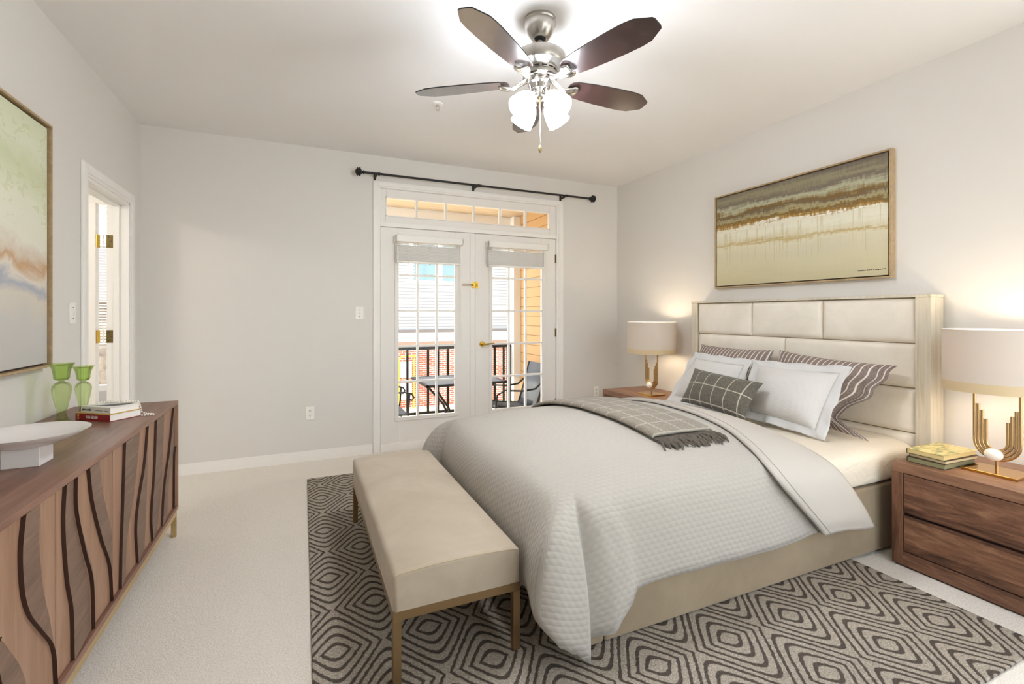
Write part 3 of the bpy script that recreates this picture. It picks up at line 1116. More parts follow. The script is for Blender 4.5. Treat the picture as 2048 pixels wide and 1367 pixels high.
# ------------------------------------------------------------------ door blinds
def door_blind(name, x0, x1, wand_x, label):
    y0 = 4.405
    z1 = 2.012
    r = thing(name, ((x0 + x1) / 2, 4.45, 1.765), label, 'blind', 'raised blinds on the patio doors')
    vm = MB().box(x0, x1, y0, y0 + 0.012, z1 - 0.062, z1).box(x0, x0 + 0.012, y0, LY0, z1 - 0.062, z1).box(x1 - 0.012, x1, y0, LY0, z1 - 0.062, z1)
    build('valance', vm, MT['blind'], r, bevel=0.004)
    build('headrail', MB().box(x0 + 0.02, x1 - 0.03, y0 + 0.024, LY0 - 0.002, z1 - 0.055, z1 - 0.008), MT['blind'], r)
    sm = MB()
    n = 26
    a, b = x0 + 0.012, x1 - 0.022
    for i in range(n):
        zz = 1.778 + i * (1.925 - 1.778) / n
        j = random.uniform(-0.003, 0.003)
        sm.box(a + j, b + j, y0 + 0.020 + random.uniform(-.003, .003), y0 + 0.066, zz, zz + 0.0038)
    sm.box(a, b, y0 + 0.022, y0 + 0.064, 1.934, 1.9365)
    sm.box(a, b, y0 + 0.022, y0 + 0.064, 1.946, 1.9485)
    build('slat_stack', sm, MT['blind'], r)
    build('bottom_rail', MB().box(a, b, y0 + 0.018, y0 + 0.068, 1.758, 1.776), MT['blind'], r, bevel=0.003)
    for f in (0.17, 0.5, 0.83):
        cm = MB()
        xx = lerp(a, b, f)
        for q in range(4):
            pts = []
            for t in range(16):
                zz = lerp(1.955, 1.778, t / 15)
                pts.append((xx + 0.018 * sin(t * 1.3 + q * 1.7), y0 + 0.016 + 0.004 * cos(t * 1.9 + q), zz))
            cm.tube(pts, 0.0013, 5)
        cm.sphere((xx, y0 + 0.03, 1.752), 0.006, n=8, m=5)
        build('ladder_cord', cm, MT['string'], r, smooth=True)
    build('wand', MB().tube([(wand_x, y0 + 0.012, 1.945), (wand_x + 0.004, y0 + 0.004, 1.6), (wand_x + 0.016, y0 + 0.004, 1.05)], 0.0042, 8)
          .cyl((wand_x + 0.016, y0 + 0.004, 1.05), (wand_x + 0.0165, y0 + 0.004, 1.02), 0.005, 0.004, 8), MT['string'], r, smooth=True)
    pull = MB()
    for dx in (0.02, 0.03):
        pull.tube([(a + dx, y0 + 0.014, 1.945), (a + dx + 0.002, y0 + 0.010, 1.80), (a + dx, y0 + 0.012, 1.66)], 0.0012, 5)
    build('pull_cord', pull, MT['string'], r, smooth=True)
    return r


door_blind('door_blind', 0.782, 1.432, 1.405, 'raised white slat blind on the left patio door')
door_blind('door_blind', 1.692, 2.372, 2.325, 'raised white slat blind on the right patio door')

# ------------------------------------------------------------------ ceiling fan
FX, FYc = 1.078, 2.092
fan = thing('ceiling_fan', (FX, FYc, H), 'brushed nickel ceiling fan with five dark blades and four lit glass shades', 'ceiling fan')
c0 = (FX, FYc, 0)
build('canopy', MB().lathe([(0.0, H), (0.078, H), (0.080, H - 0.012), (0.076, H - 0.018), (0.078, H - 0.028), (0.068, H - 0.062), (0.046, H - 0.094), (0.036, H - 0.100), (0.028, H - 0.096), (0.0, H - 0.094)], c0, 40), MT['nickel'], fan, smooth=True)
build('downrod', MB().cyl((FX, FYc, 2.57), (FX, FYc, H - 0.09), 0.0135, n=18), MT['nickel'], fan, smooth=True)
build('hanger_ball', MB().sphere((FX, FYc, H - 0.092), 0.030, 0.030, 0.018), MT['black'], fan, smooth=True)
build('motor_housing', MB().lathe([(0.0, 2.592), (0.030, 2.592), (0.050, 2.585), (0.100, 2.574), (0.126, 2.556), (0.128, 2.520), (0.120, 2.504), (0.085, 2.486), (0.080, 2.470), (0.088, 2.462), (0.086, 2.448), (0.055, 2.440), (0.0, 2.440)], c0, 48), MT['nickel'], fan, smooth=True, ang=30)
vm = MB()
for i in range(14):
    t = 2 * pi * i / 14
    p = Vector((FX + 0.0815 * cos(t), FYc + 0.0815 * sin(t), 2.475))
    d_ = Vector((-sin(t), cos(t), 0)) * 0.012
    nrm = Vector((cos(t), sin(t), 0)) * 0.003
    q = [p - d_, p + d_, p + d_ + nrm, p - d_ + nrm]
    vm.hexa([(v.x, v.y, 2.473) for v in q] + [(v.x, v.y, 2.478) for v in q])
build('vent_slots', vm, MT['slot'], fan)
build('light_kit_body', MB().lathe([(0.0, 2.442), (0.046, 2.442), (0.050, 2.430), (0.062, 2.425), (0.064, 2.416), (0.056, 2.410), (0.052, 2.385), (0.036, 2.366), (0.036, 2.352), (0.020, 2.338), (0.0, 2.334)], c0, 36), MT['chrome'], fan, smooth=True, ang=30)
BZ = 2.425
for k in range(5):
    th = radians(0.5 + 72 * k)
    R3 = Matrix.Rotation(th, 3, 'Z')
    tilt = Matrix.Rotation(radians(-11), 3, 'X')

    def place(p, t_=True):
        q = Vector(p)
        if t_:
            q = tilt @ q
        q = R3 @ q
        return (FX + q.x, FYc + q.y, BZ + q.z)
    # blade outline (half widths along x)
    prof = [(0.160, 0.030), (0.170, 0.046), (0.20, 0.058), (0.27, 0.067), (0.36, 0.074), (0.46, 0.078), (0.53, 0.078), (0.580, 0.072), (0.645, 0.034), (0.650, 0.020)]
    outl = [(x, -w) for x, w in prof] + [(x, w) for x, w in reversed(prof)]
    bm_ = MB()
    n = len(outl)
    for z in (0.0, 0.0055):
        for x, y in outl:
            bm_.vert(place((x, y, z + 0.004)))
    bm_.face([i for i in reversed(range(n))])
    bm_.face([n + i for i in range(n)])
    bm_.mi = 1
    for i in range(n):
        j = (i + 1) % n
        bm_.face((i, j, n + j, n + i))
    build('blade', bm_, [MT['blade'], MT['black']], fan)
    am = MB()

    def arm(s_, t_):
        # s_ along the arm 0..1, t_ across -1..1
        x = lerp(0.060, 0.205, s_)
        w = interp([(0, 0.026), (0.35, 0.017), (0.6, 0.022), (0.8, 0.040), (0.92, 0.040), (1, 0.030)], s_)
        z = interp([(0, 0.026), (0.25, 0.010), (0.5, -0.012), (0.75, -0.010), (1, -0.004)], s_)
        z += -0.008 * (1 - t_ * t_)
        return place((x, w * t_, z), s_ > 0.55)
    am.grid(lambda a, b: arm(a, b * 2 - 1), 16, 8)
    build('blade_arm', am, MT['chrome'], fan, smooth=True, solid=0.006, ang=60)
for k in range(4):
    th = radians(17.7 + 90 * k)
    R3 = Matrix.Rotation(th, 3, 'Z') @ Matrix.Rotation(radians(-46), 3, 'Y')
    base = Vector((FX + 0.034 * cos(th), FYc + 0.034 * sin(th), 2.366))

    def ax(prof):
        return [(r, -z) for r, z in prof]
    am = MB()
    am.lathe(ax([(0.0, -0.004), (0.013, -0.004), (0.013, 0.022), (0.027, 0.026), (0.028, 0.048), (0.0, 0.050)]), base, 22, R3)
    build('shade_fitter', am, MT['chrome'], fan, smooth=True, ang=30)
    gm = MB()
    gm.lathe(ax([(0.024, 0.040), (0.036, 0.052), (0.046, 0.072), (0.053, 0.100), (0.056, 0.130), (0.058, 0.150), (0.055, 0.150), (0.052, 0.130), (0.048, 0.100), (0.040, 0.072), (0.030, 0.056)]), base, 30, R3)
    sh = build('glass_shade', gm, MT['fanglass'], fan, smooth=True)
    bp_ = base + R3 @ Vector((0, 0, -0.105))
    build('light_bulb', MB().sphere(tuple(bp_), 0.026, 0.026, 0.03), MT['bulb'], sh, smooth=True)
    lp = base + R3 @ Vector((0, 0, -0.165))
    ld = bpy.data.lights.new('fan_bulb_light', 'SPOT')
    ld.energy = FAN_BULB_W * 4
    ld.spot_size = radians(165)
    ld.spot_blend = 0.9
    ld.shadow_soft_size = 0.05
    ld.color = (1.0, 0.98, 0.97)
    lo = bpy.data.objects.new('fan_bulb_light', ld)
    COL.objects.link(lo)
    lo.location = lp
    lo.rotation_euler = (R3 @ Vector((0, 0, -1)) * 0.5 + Vector((0, 0, -0.6))).to_track_quat('-Z', 'Y').to_euler()
cm = MB().cyl((FX, FYc, 2.34), (FX, FYc, 2.115), 0.0016, n=6)
ch = build('pull_chain', cm, MT['nickel'], fan, smooth=True)
build('pull_fob', MB().sphere((FX, FYc, 2.098), 0.0095, 0.005, 0.019), MT['oldbrass'], ch, smooth=True)
cm = MB().cyl((FX - 0.012, FYc - 0.02, 2.36), (FX - 0.012, FYc - 0.02, 2.285), 0.0035, n=8)
build('switch_stem', cm, MT['oldbrass'], fan, smooth=True)

# sprinkler head
sp = thing('fire_sprinkler', (0.856, 3.213, H), 'small chrome fire sprinkler head on the ceiling left of the fan', 'sprinkler')
build('escutcheon', MB().lathe([(0.0, H), (0.036, H), (0.034, H - 0.006), (0.022, H - 0.010), (0.0, H - 0.010)], (0.856, 3.213, 0), 26), MT['plastic'], sp, smooth=True)
sm = MB().cyl((0.856, 3.213, H - 0.009), (0.856, 3.213, H - 0.022), 0.012, 0.009, 14)
for s_ in (-1, 1):
    sm.tube([(0.856 + 0.008 * s_, 3.213, H - 0.02), (0.856 + 0.013 * s_, 3.213, H - 0.032), (0.856 + 0.003 * s_, 3.213, H - 0.046)], 0.0022, 6)
sm.cyl((0.856, 3.213, H - 0.046), (0.856, 3.213, H - 0.049), 0.014, n=14)
build('sprinkler_body', sm, MT['chrome'], sp, smooth=True)

# ------------------------------------------------------------------ paintings
pr = thing('painting', (XR, 2.366, 1.500), 'wide abstract painting of ochre and cream bands above the headboard', 'painting')
y0, y1, z0, z1 = 1.694, 3.039, 1.500, 2.288
fm = MB()
dp = 0.046
fw = 0.011
fm.box(XR - dp, XR, y0, y0 + fw, z0, z1).box(XR - dp, XR, y1 - fw, y1, z0, z1)
fm.box(XR - dp, XR, y0 + fw, y1 - fw, z0, z0 + fw).box(XR - dp, XR, y0 + fw, y1 - fw, z1 - fw, z1)
build('picture_frame', fm, MT['framewood'], pr, bevel=0.0015)
build('shadow_gap', MB().box(XR - 0.018, XR - 0.001, y0 + fw, y1 - fw, z0 + fw, z1 - fw), MT['walnut_dark'], pr)
g = fw + 0.008
cm = MB()
cx = XR - 0.040
cm.box(cx + 0.0005, XR - 0.018, y0 + g, y1 - g, z0 + g, z1 - g)
b = len(cm.v)
cm.v += [(cx, y1 - g, z0 + g), (cx, y0 + g, z0 + g), (cx, y0 + g, z1 - g), (cx, y1 - g, z1 - g)]
cm.face([b, b + 1, b + 2, b + 3], [(0, 0), (1, 0), (1, 1), (0, 1)])
build('canvas', cm, MT['art_r'], pr)
sm = MB()
random.seed(3)
yy = 1.885
while yy > 1.735:
    w_ = random.uniform(0.004, 0.011)
    sm.box(cx - 0.0006, cx, yy - w_, yy, 1.553 + random.uniform(0, .002), 1.557 + random.uniform(0, .004))
    yy -= w_ + random.uniform(0.001, 0.005)
build('signature', sm, MT['black'], pr)

pl = thing('painting', (XL, 2.52, 1.025), 'tall pale green and grey abstract painting on the left wall above the sideboard', 'painting')
y0, y1, z0, z1 = 2.06, 2.991, 1.025, 2.185
dp = 0.044
fm = MB()
fm.box(XL, XL + dp, y0, y0 + fw, z0, z1).box(XL, XL + dp, y1 - fw, y1, z0, z1)
fm.box(XL, XL + dp, y0 + fw, y1 - fw, z0, z0 + fw).box(XL, XL + dp, y0 + fw, y1 - fw, z1 - fw, z1)
build('picture_frame', fm, MT['framewood'], pl, bevel=0.0015)
build('shadow_gap', MB().box(XL + 0.001, XL + 0.012, y0 + fw, y1 - fw, z0 + fw, z1 - fw), MT['walnut_dark'], pl)
g = fw + 0.010
cm = MB()
cx = XL + 0.030
cm.box(XL + 0.012, cx - 0.0005, y0 + g, y1 - g, z0 + g, z1 - g)
b = len(cm.v)
cm.v += [(cx, y0 + g, z0 + g), (cx, y1 - g, z0 + g), (cx, y1 - g, z1 - g), (cx, y0 + g, z1 - g)]
cm.face([b, b + 1, b + 2, b + 3], [(0, 0), (1, 0), (1, 1), (0, 1)])
build('canvas', cm, MT['art_l'], pl)

# ------------------------------------------------------------------ sideboard
SY0, SY1, SXB, SXF = 1.315, 3.293, -1.132, -0.660
sb = thing('sideboard', (-0.9, 2.3, 0), 'long walnut sideboard with carved wavy doors and brass legs on the left', 'sideboard')
t_ = 0.022
cz0, cz1 = 0.154, 0.778
build('top_panel', MB().box(SXB, SXF, SY0, SY1, cz1 - t_, cz1), MT['walnut_y'], sb, bevel=0.002)
build('side_panel', MB().box(SXB, SXF, SY1 - 0.020, SY1, cz0, cz1 - t_), MT['walnut_v'], sb, bevel=0.0015)
build('side_panel', MB().box(SXB, SXF, SY0, SY0 + 0.020, cz0, cz1 - t_), MT['walnut_v'], sb, bevel=0.0015)
build('bottom_panel', MB().box(SXB, SXF, SY0 + 0.020, SY1 - 0.020, cz0, cz0 + 0.022), MT['walnut_y'], sb, bevel=0.0015)
build('back_panel', MB().box(SXB, SXB + 0.012, SY0 + 0.02, SY1 - 0.02, cz0 + 0.022, cz1 - t_), MT['walnut_dark'], sb)
bm_ = MB()
for yy in (SY0 + 0.02, SY1 - 0.055):
    for xx in (SXB + 0.02, SXF - 0.045):
        pass
build('base_rail', MB().box(SXF - 0.030, SXF - 0.006, SY0 + 0.012, SY1 - 0.008, 0.118, 0.154).box(SXB + 0.02, SXB + 0.044, SY0 + 0.012, SY1 - 0.008, 0.118, 0.154), MT['brassleg'], sb, bevel=0.0015)
for yy in (SY0 + 0.012, SY1 - 0.033):
    for xx in (SXB + 0.02, SXF - 0.030):
        build('leg', MB().box(xx, xx + 0.024, yy, yy + 0.025, 0.0, 0.118), MT['brassleg'], sb, bevel=0.001)
dz0, dz1 = cz0 + 0.025, cz1 - t_ - 0.003
edges = [SY0 + 0.022, 1.837, 2.302, 2.767, SY1 - 0.022]
# carved leaves: (near-edge [(y, z)...], far-edge [(y, z)...]) from top to bottom
SL = [
    ([(1.39, .755), (1.37, .62), (1.40, .48), (1.45, .36), (1.47, .18)], [(1.47, .755), (1.46, .6), (1.50, .48), (1.55, .36), (1.58, .18)], 0),
    ([(1.54, .50), (1.52, .478), (1.55, .35), (1.59, .18)], [(1.54, .50), (1.57, .47), (1.66, .33), (1.70, .18)], 0),
    ([(1.65, .755), (1.633, .663), (1.644, .548), (1.674, .476), (1.73, .404), (1.805, .304), (1.826, .18)], [(1.749, .755), (1.743, .646), (1.763, .504), (1.805, .38), (1.829, .285), (1.832, .18)], 0),
    ([(1.883, .755), (1.872, .64), (1.896, .456), (1.929, .343), (1.937, .18)], [(1.955, .755), (1.958, .649), (2.020, .483), (2.075, .359), (2.092, .18)], 1),
    ([(1.960, .755), (1.963, .649), (2.027, .483), (2.085, .359), (2.101, .18)], [(1.985, .755), (1.99, .649), (2.06, .483), (2.12, .359), (2.135, .18)], 1),
    ([(2.055, .755), (2.085, .635), (2.17, .46), (2.25, .328), (2.275, .18)], [(2.17, .755), (2.203, .619), (2.285, .449), (2.296, .34), (2.297, .18)], 1),
    ([(2.415, .755), (2.392, .506), (2.373, .325), (2.365, .18)], [(2.64, .755), (2.556, .497), (2.464, .333), (2.449, .18)], 2),
    ([(2.729, .755), (2.675, .586), (2.589, .445), (2.556, .344), (2.579, .18)], [(2.760, .755), (2.745, .487), (2.70, .18)], 2),
    ([(2.867, .755), (2.838, .516), (2.786, .305), (2.806, .18)], [(3.045, .755), (2.998, .407), (2.909, .18)], 3),
    ([(3.211, .755), (3.118, .534), (3.021, .374), (2.975, .18)], [(3.262, .755), (3.255, .524), (3.143, .36), (3.108, .18)], 3),
    ([(3.262, .52), (3.233, .478), (3.222, .18)], [(3.262, .52), (3.266, .478), (3.267, .18)], 3),
]
for k in range(4):
    a, b = edges[k] + 0.0015, edges[k + 1] - 0.0015
    dr = build('door', MB().box(SXF - 0.032, SXF - 0.014, a, b, dz0, dz1), MT['walnut_v'], sb, bevel=0.001)
    for near, far, kk in SL:
        if kk != k:
            continue
        nt_ = sorted([(z, y) for y, z in near])
        ft_ = sorted([(z, y) for y, z in far])
        zt = min(dz1 - 0.001, nt_[-1][0])
        zb = max(dz0 + 0.001, nt_[0][0])
        N = 30
        wm = MB()
        ids = []
        for i in range(N + 1):
            z = lerp(zt, zb, i / N)
            yn = min(max(smoothtab(nt_, z), a + 0.001), b - 0.002)
            yf = min(max(smoothtab(ft_, z), yn + 0.001), b - 0.001)
            xb = SXF - 0.0138
            ids.append([wm.vert((xb, yn, z)), wm.vert((SXF - 0.0030, yn, z)), wm.vert((SXF - 0.006, lerp(yn, yf, 0.35), z)), wm.vert((xb + 0.0006, yf, z))])
        for i in range(N):
            p, q = ids[i], ids[i + 1]
            wm.mi = 1
            wm.face((p[0], p[1], q[1], q[0]))
            wm.mi = 0
            wm.face((p[1], p[2], q[2], q[1]))
            wm.face((p[2], p[3], q[3], q[2]))
        wm.face(list(reversed(ids[0])))
        wm.face(ids[-1])
        build('carved_leaf', wm, [MT['walnut_diag'], MT['walnut_dark']], dr, smooth=True, ang=25)

# items on the sideboard
TZ = cz1


def vase(c, s, label):
    P = [(0.0, 0.002), (0.030, 0.0), (0.033, 0.002), (0.026, 0.010), (0.018, 0.028), (0.017, 0.045), (0.023, 0.075), (0.031, 0.115), (0.036, 0.150), (0.034, 0.168), (0.024, 0.182), (0.010, 0.189), (0.009, 0.191),
         (0.024, 0.197), (0.029, 0.204), (0.030, 0.222), (0.034, 0.245), (0.041, 0.262), (0.048, 0.272)]
    inner = [(r - 0.0018, z) for r, z in reversed(P[13:])] + [(0.022, 0.201), (0.0, 0.2)]
    mb = MB().lathe([(r * s, z * s) for r, z in P + inner], (c[0], c[1], TZ), 36)
    return tag(build('glass_vase', mb, MT['green'], smooth=True, origin=(c[0], c[1], TZ), ang=70), label, 'vase', 'green glass vases on the sideboard')


vase((-1.020, 2.842), 1.0, 'taller green glass vase with pinched waist, in front on the sideboard')
vase((-0.985, 2.972), 0.90, 'shorter green glass vase with pinched waist, behind the taller one')

bw = thing('footed_bowl', (-0.838, 2.092, TZ), 'shallow white ceramic bowl on a square block foot, at the near end of the sideboard', 'bowl')
build('bowl_foot', MB().box(-0.886, -0.790, 2.046, 2.140, TZ, TZ + 0.066), MT['ceramic'], bw, bevel=0.002)
P = [(0.0, 0.056), (0.040, 0.058), (0.085, 0.068), (0.130, 0.088), (0.158, 0.106), (0.160, 0.108), (0.156, 0.108), (0.125, 0.093), (0.080, 0.076), (0.040, 0.068), (0.0, 0.066)]
build('bowl_dish', MB().lathe([(r, z) for r, z in P], (-0.838, 2.092, TZ), 56), MT['ceramic'], bw, smooth=True, ang=70)


def book(name, corner, ux, L, D, z0, th, cover, label, pages=None, group=None, spine_mat=None, ct=0.0025, top_mat=None):
    """corner: spine start; ux: unit vector along the spine; D: depth to the left of ux"""
    ux = Vector(ux).normalized()
    uy = Vector((-ux.y, ux.x, 0))
    c = Vector((corner[0], corner[1], 0))
    ctr = c + ux * L / 2 + uy * D / 2
    r = thing(name, (ctr.x, ctr.y, z0), label, 'book', group)

    def hx(a0, a1, b0, b1, za, zb):
        q = [c + ux * a0 + uy * b0, c + ux * a1 + uy * b0, c + ux * a1 + uy * b1, c + ux * a0 + uy * b1]
        return [(v.x, v.y, za) for v in q] + [(v.x, v.y, zb) for v in q]
    mb = MB().hexa(hx(0, L, 0, D, z0, z0 + ct))
    mb.hexa(hx(0, L, 0, ct, z0 + ct, z0 + th - ct))
    mb.mi = 1 if top_mat else 0
    mb.hexa(hx(0, L, 0, D, z0 + th - ct, z0 + th))
    build('book_cover', mb, [cover, top_mat] if top_mat else cover, r, bevel=0.0008)
    build('page_block', MB().hexa(hx(0.003, L - 0.003, ct, D - 0.003, z0 + ct, z0 + th - ct)), pages or MT['paper'], r)
    r['spine'] = 0
    del r['spine']
    return r, c, ux, uy


red = M('red_cloth', (142, 14, 24), 0.5)
gold_c = M('ochre_paper', (206, 170, 86), 0.6)
whitec = M('white_paper_cover', (226, 224, 218), 0.5)
bx0 = (-0.985, 2.884)
ux = Vector((0.170, -0.132, 0)).normalized()
b1, c_, ux_, uy_ = book('art_book', bx0, ux, 0.212, 0.148, TZ, 0.034, red, 'red art book with white spine lettering, under the white book on the sideboard', top_mat=gold_c)
nrm = -uy_
text_mesh('spine_title', 'VAN GOGH', 0.019, MT['paper'], b1, Vector((c_.x, c_.y, TZ + 0.0105)) + ux_ * 0.066 + nrm * 0.0006, ux_, (0, 0, 1), sx=0.72)
sm = MB()
q0 = Vector((c_.x, c_.y, 0)) + ux_ * 0.012 + nrm * 0.0006
q1 = q0 + ux_ * 0.012
for zz in (0.006, 0.012, 0.018, 0.024):
    sm.hexa([(q0.x, q0.y, TZ + zz), (q1.x, q1.y, TZ + zz), (q1.x + uy_.x * .001, q1.y + uy_.y * .001, TZ + zz), (q0.x + uy_.x * .001, q0.y + uy_.y * .001, TZ + zz),
             (q0.x, q0.y, TZ + zz + 0.003), (q1.x, q1.y, TZ + zz + 0.003), (q1.x + uy_.x * .001, q1.y + uy_.y * .001, TZ + zz + 0.003), (q0.x + uy_.x * .001, q0.y + uy_.y * .001, TZ + zz + 0.003)])
build('publisher_emblem', sm, gold_c, b1)
bx1 = Vector((bx0[0], bx0[1], 0)) + ux * 0.020 + Vector((-ux.y, ux.x, 0)) * 0.010
WZ = TZ + 0.0343
b2, c2_, ux2, uy2 = book('fashion_book', (bx1.x, bx1.y), ux, 0.182, 0.138, WZ, 0.030, whitec, 'white fashion book with a black figure on its cover, on top of the red book')
text_mesh('spine_title', 'pierre cardin', 0.017, MT['black'], b2, Vector((c2_.x, c2_.y, WZ + 0.010)) + ux2 * 0.008 - uy2 * 0.0006, ux2, (0, 0, 1), sx=0.62)
sm = MB()
for a0, a1 in ((0.088, 0.134), (0.148, 0.170)):
    q0 = Vector((c2_.x, c2_.y, 0)) + ux2 * a0 - uy2 * 0.0006
    q1 = Vector((c2_.x, c2_.y, 0)) + ux2 * a1 - uy2 * 0.0006
    sm.hexa([(q0.x, q0.y, WZ + .011), (q1.x, q1.y, WZ + .011), (q1.x + uy2.x * .001, q1.y + uy2.y * .001, WZ + .011), (q0.x + uy2.x * .001, q0.y + uy2.y * .001, WZ + .011),
             (q0.x, q0.y, WZ + .0145), (q1.x, q1.y, WZ + .0145), (q1.x + uy2.x * .001, q1.y + uy2.y * .001, WZ + .0145), (q0.x + uy2.x * .001, q0.y + uy2.y * .001, WZ + .0145)])
build('spine_small_print', sm, M('grey_print', (140, 136, 130), 0.7), b2)
sm = MB()
poly = [(0.040, 0.006), (0.080, 0.014), (0.125, 0.022), (0.152, 0.040), (0.177, 0.088), (0.165, 0.122), (0.130, 0.100), (0.095, 0.058), (0.066, 0.030)]
ids = []
for z in (WZ + 0.0302, WZ + 0.0308):
    for a, d_ in poly:
        p = c2_ + ux2 * a + uy2 * d_
        ids.append(sm.vert((p.x, p.y, z)))
n = len(poly)
sm.face([i for i in reversed(range(n))])
sm.face([n + i for i in range(n)])
for i in range(n):
    sm.face((i, (i + 1) % n, n + (i + 1) % n, n + i))
build('cover_figure', sm, MT['black'], b2)
# pearl necklace: over the white book, trailing onto the sideboard
nm = MB()
pz = WZ + 0.0302 + 0.0056
path = []
for a, d_, z in ((0.020, 0.062, pz), (0.035, 0.085, pz), (0.060, 0.090, pz), (0.090, 0.095, pz), (0.115, 0.112, pz), (0.135, 0.128, pz), (0.150, 0.1400, pz + 0.0005), (0.163, 0.1465, pz - 0.004), (0.174, 0.1525, TZ + 0.012), (0.198, 0.160, TZ + 0.005),
                 (0.225, 0.166, TZ + 0.005), (0.240, 0.158, TZ + 0.005), (0.236, 0.142, TZ + 0.005), (0.218, 0.128, TZ + 0.005), (0.205, 0.120, TZ + 0.005)):
    p = c2_ + ux2 * a + uy2 * d_
    path.append(Vector((p.x, p.y, z)))
pts = []
for i in range(len(path) - 1):
    sl_ = (path[i + 1] - path[i]).length
    k = max(1, int(sl_ / 0.0035))
    for j in range(k):
        pts.append(path[i].lerp(path[i + 1], j / k))
acc = 99
last = None
for p in pts:
    if last is None or (p - last).length > 0.0098:
        nm.sphere(tuple(p), 0.0049, n=10, m=6)
        last = p
tag(build('pearl_necklace', nm, MT['pearl'], smooth=True), 'white pearl necklace draped over the white book on the sideboard', 'necklace')

# ------------------------------------------------------------------ rug
RX0, RX1, RY0, RY1 = 0.030, 2.600, 0.832, 3.967
o = build('rug', MB().box(RX0, RX1, RY0, RY1, 0.0, 0.012), MT['rug'], origin=(0, 0, 0), bevel=0.005)
tag(o, 'grey woven rug with nested diamond outlines under the bed and bench', 'rug')
RT = 0.012

# ------------------------------------------------------------------ bench
bn = thing('bench', (0.515, 2.33, RT), 'long beige upholstered bench on bronze metal legs at the foot of the bed', 'bench')
X0, X1, Y0, Y1 = 0.279, 0.752, 1.622, 3.040
sm = MB()


def seat_top(x, y):
    fx = 1 - abs((x - (X0 + X1) / 2) / ((X1 - X0) / 2)) ** 2.4
    fy = 1 - abs((y - (Y0 + Y1) / 2) / ((Y1 - Y0) / 2)) ** 6
    return 0.394 + 0.024 * max(fx, 0) ** 0.9 * (0.5 + 0.5 * max(fy, 0) ** 0.6)


nx, ny = 22, 50
sm.grid(lambda a, b: (lerp(X0, X1, a), lerp(Y0, Y1, b), seat_top(lerp(X0, X1, a), lerp(Y0, Y1, b))), nx, ny)
for (fn) in (lambda a, b: (lerp(X1, X0, a), Y0, lerp(seat_top(lerp(X1, X0, a), Y0), 0.268, 1 - b)), ):
    pass


def side(p, q, n):
    ids0, ids1 = [], []
    for i in range(n + 1):
        x, y = lerp(p[0], q[0], i / n), lerp(p[1], q[1], i / n)
        ids0.append(sm.vert((x, y, 0.268)))
        ids1.append(sm.vert((x, y, seat_top(x, y))))
    for i in range(n):
        sm.face((ids0[i], ids0[i + 1], ids1[i + 1], ids1[i]))


side((X0, Y0), (X1, Y0), nx)
side((X1, Y0), (X1, Y1), ny)
side((X1, Y1), (X0, Y1), nx)
side((X0, Y1), (X0, Y0), ny)
b = len(sm.v)
sm.v += [(X0, Y0, 0.268), (X1, Y0, 0.268), (X1, Y1, 0.268), (X0, Y1, 0.268)]
sm.face([b + 3, b + 2, b + 1, b])
bmx = MB()
bmx.v, bmx.f, bmx.m = sm.v, sm.f, sm.m
o = build('seat_cushion', bmx, MT['bench'], bn, smooth=True, ang=50)
w = o.modifiers.new('weld', 'WELD')
w.merge_threshold = 0.0006
bv = o.modifiers.new('bevel', 'BEVEL')
bv.width = 0.015
bv.segments = 5
bv.limit_method = 'ANGLE'
bv.angle_limit = radians(45)
build('seam_piping', MB().tube([(lerp(X0 + .004, X1 - .004, i / 24), Y0 + .0035, seat_top(lerp(X0, X1, i / 24), Y0) - 0.004) for i in range(25)], 0.0022, 6), velvet('seam_suede', (176, 160, 134), (186, 170, 144)), bn, smooth=True)
tw_ = 0.028
build('apron_frame', MB().box(X0, X1, Y0 + .001, Y0 + tw_, 0.236, 0.268).box(X0, X1, Y1 - tw_, Y1 - .001, 0.236, 0.268)
      .box(X0, X0 + tw_, Y0 + tw_, Y1 - tw_, 0.236, 0.268).box(X1 - tw_, X1, Y0 + tw_, Y1 - tw_, 0.236, 0.268), MT['champagne'], bn, bevel=0.001)
for xx in (X0, X1 - tw_):
    for yy in (Y0 + .001, Y1 - tw_ - .001):
        build('leg', MB().box(xx, xx + tw_, yy, yy + tw_, RT, 0.236), MT['champagne'], bn, bevel=0.001)

# ------------------------------------------------------------------ bed
BYC = 2.331
BY0, BY1 = 1.518, 3.144
bed = thing('bed', (2.1, BYC, 0), 'cream upholstered platform bed with a tall panelled headboard in a whitewashed frame', 'bed')
HX = 3.172
build('headboard_back', MB().box(3.20, 3.300, 1.500, 3.162, 0.02, 1.372), MT['rail'], bed)
for a, b in ((1.452, 1.517), (3.147, 3.211)):
    build('headboard_post', MB().box(HX, 3.302, a, b, 0.0, 1.374), MT['whitewash'], bed, bevel=0.003)
build('headboard_cap', MB().box(HX - 0.004, 3.304, 1.448, 3.215, 1.374, 1.390), MT['whitewash'], bed, bevel=0.003)
for yy in (1.512, 3.142):
    build('headboard_bead', MB().box(HX - 0.006, HX + 0.004, yy, yy + 0.010, 0.36, 1.374), MT['whitewash'], bed)


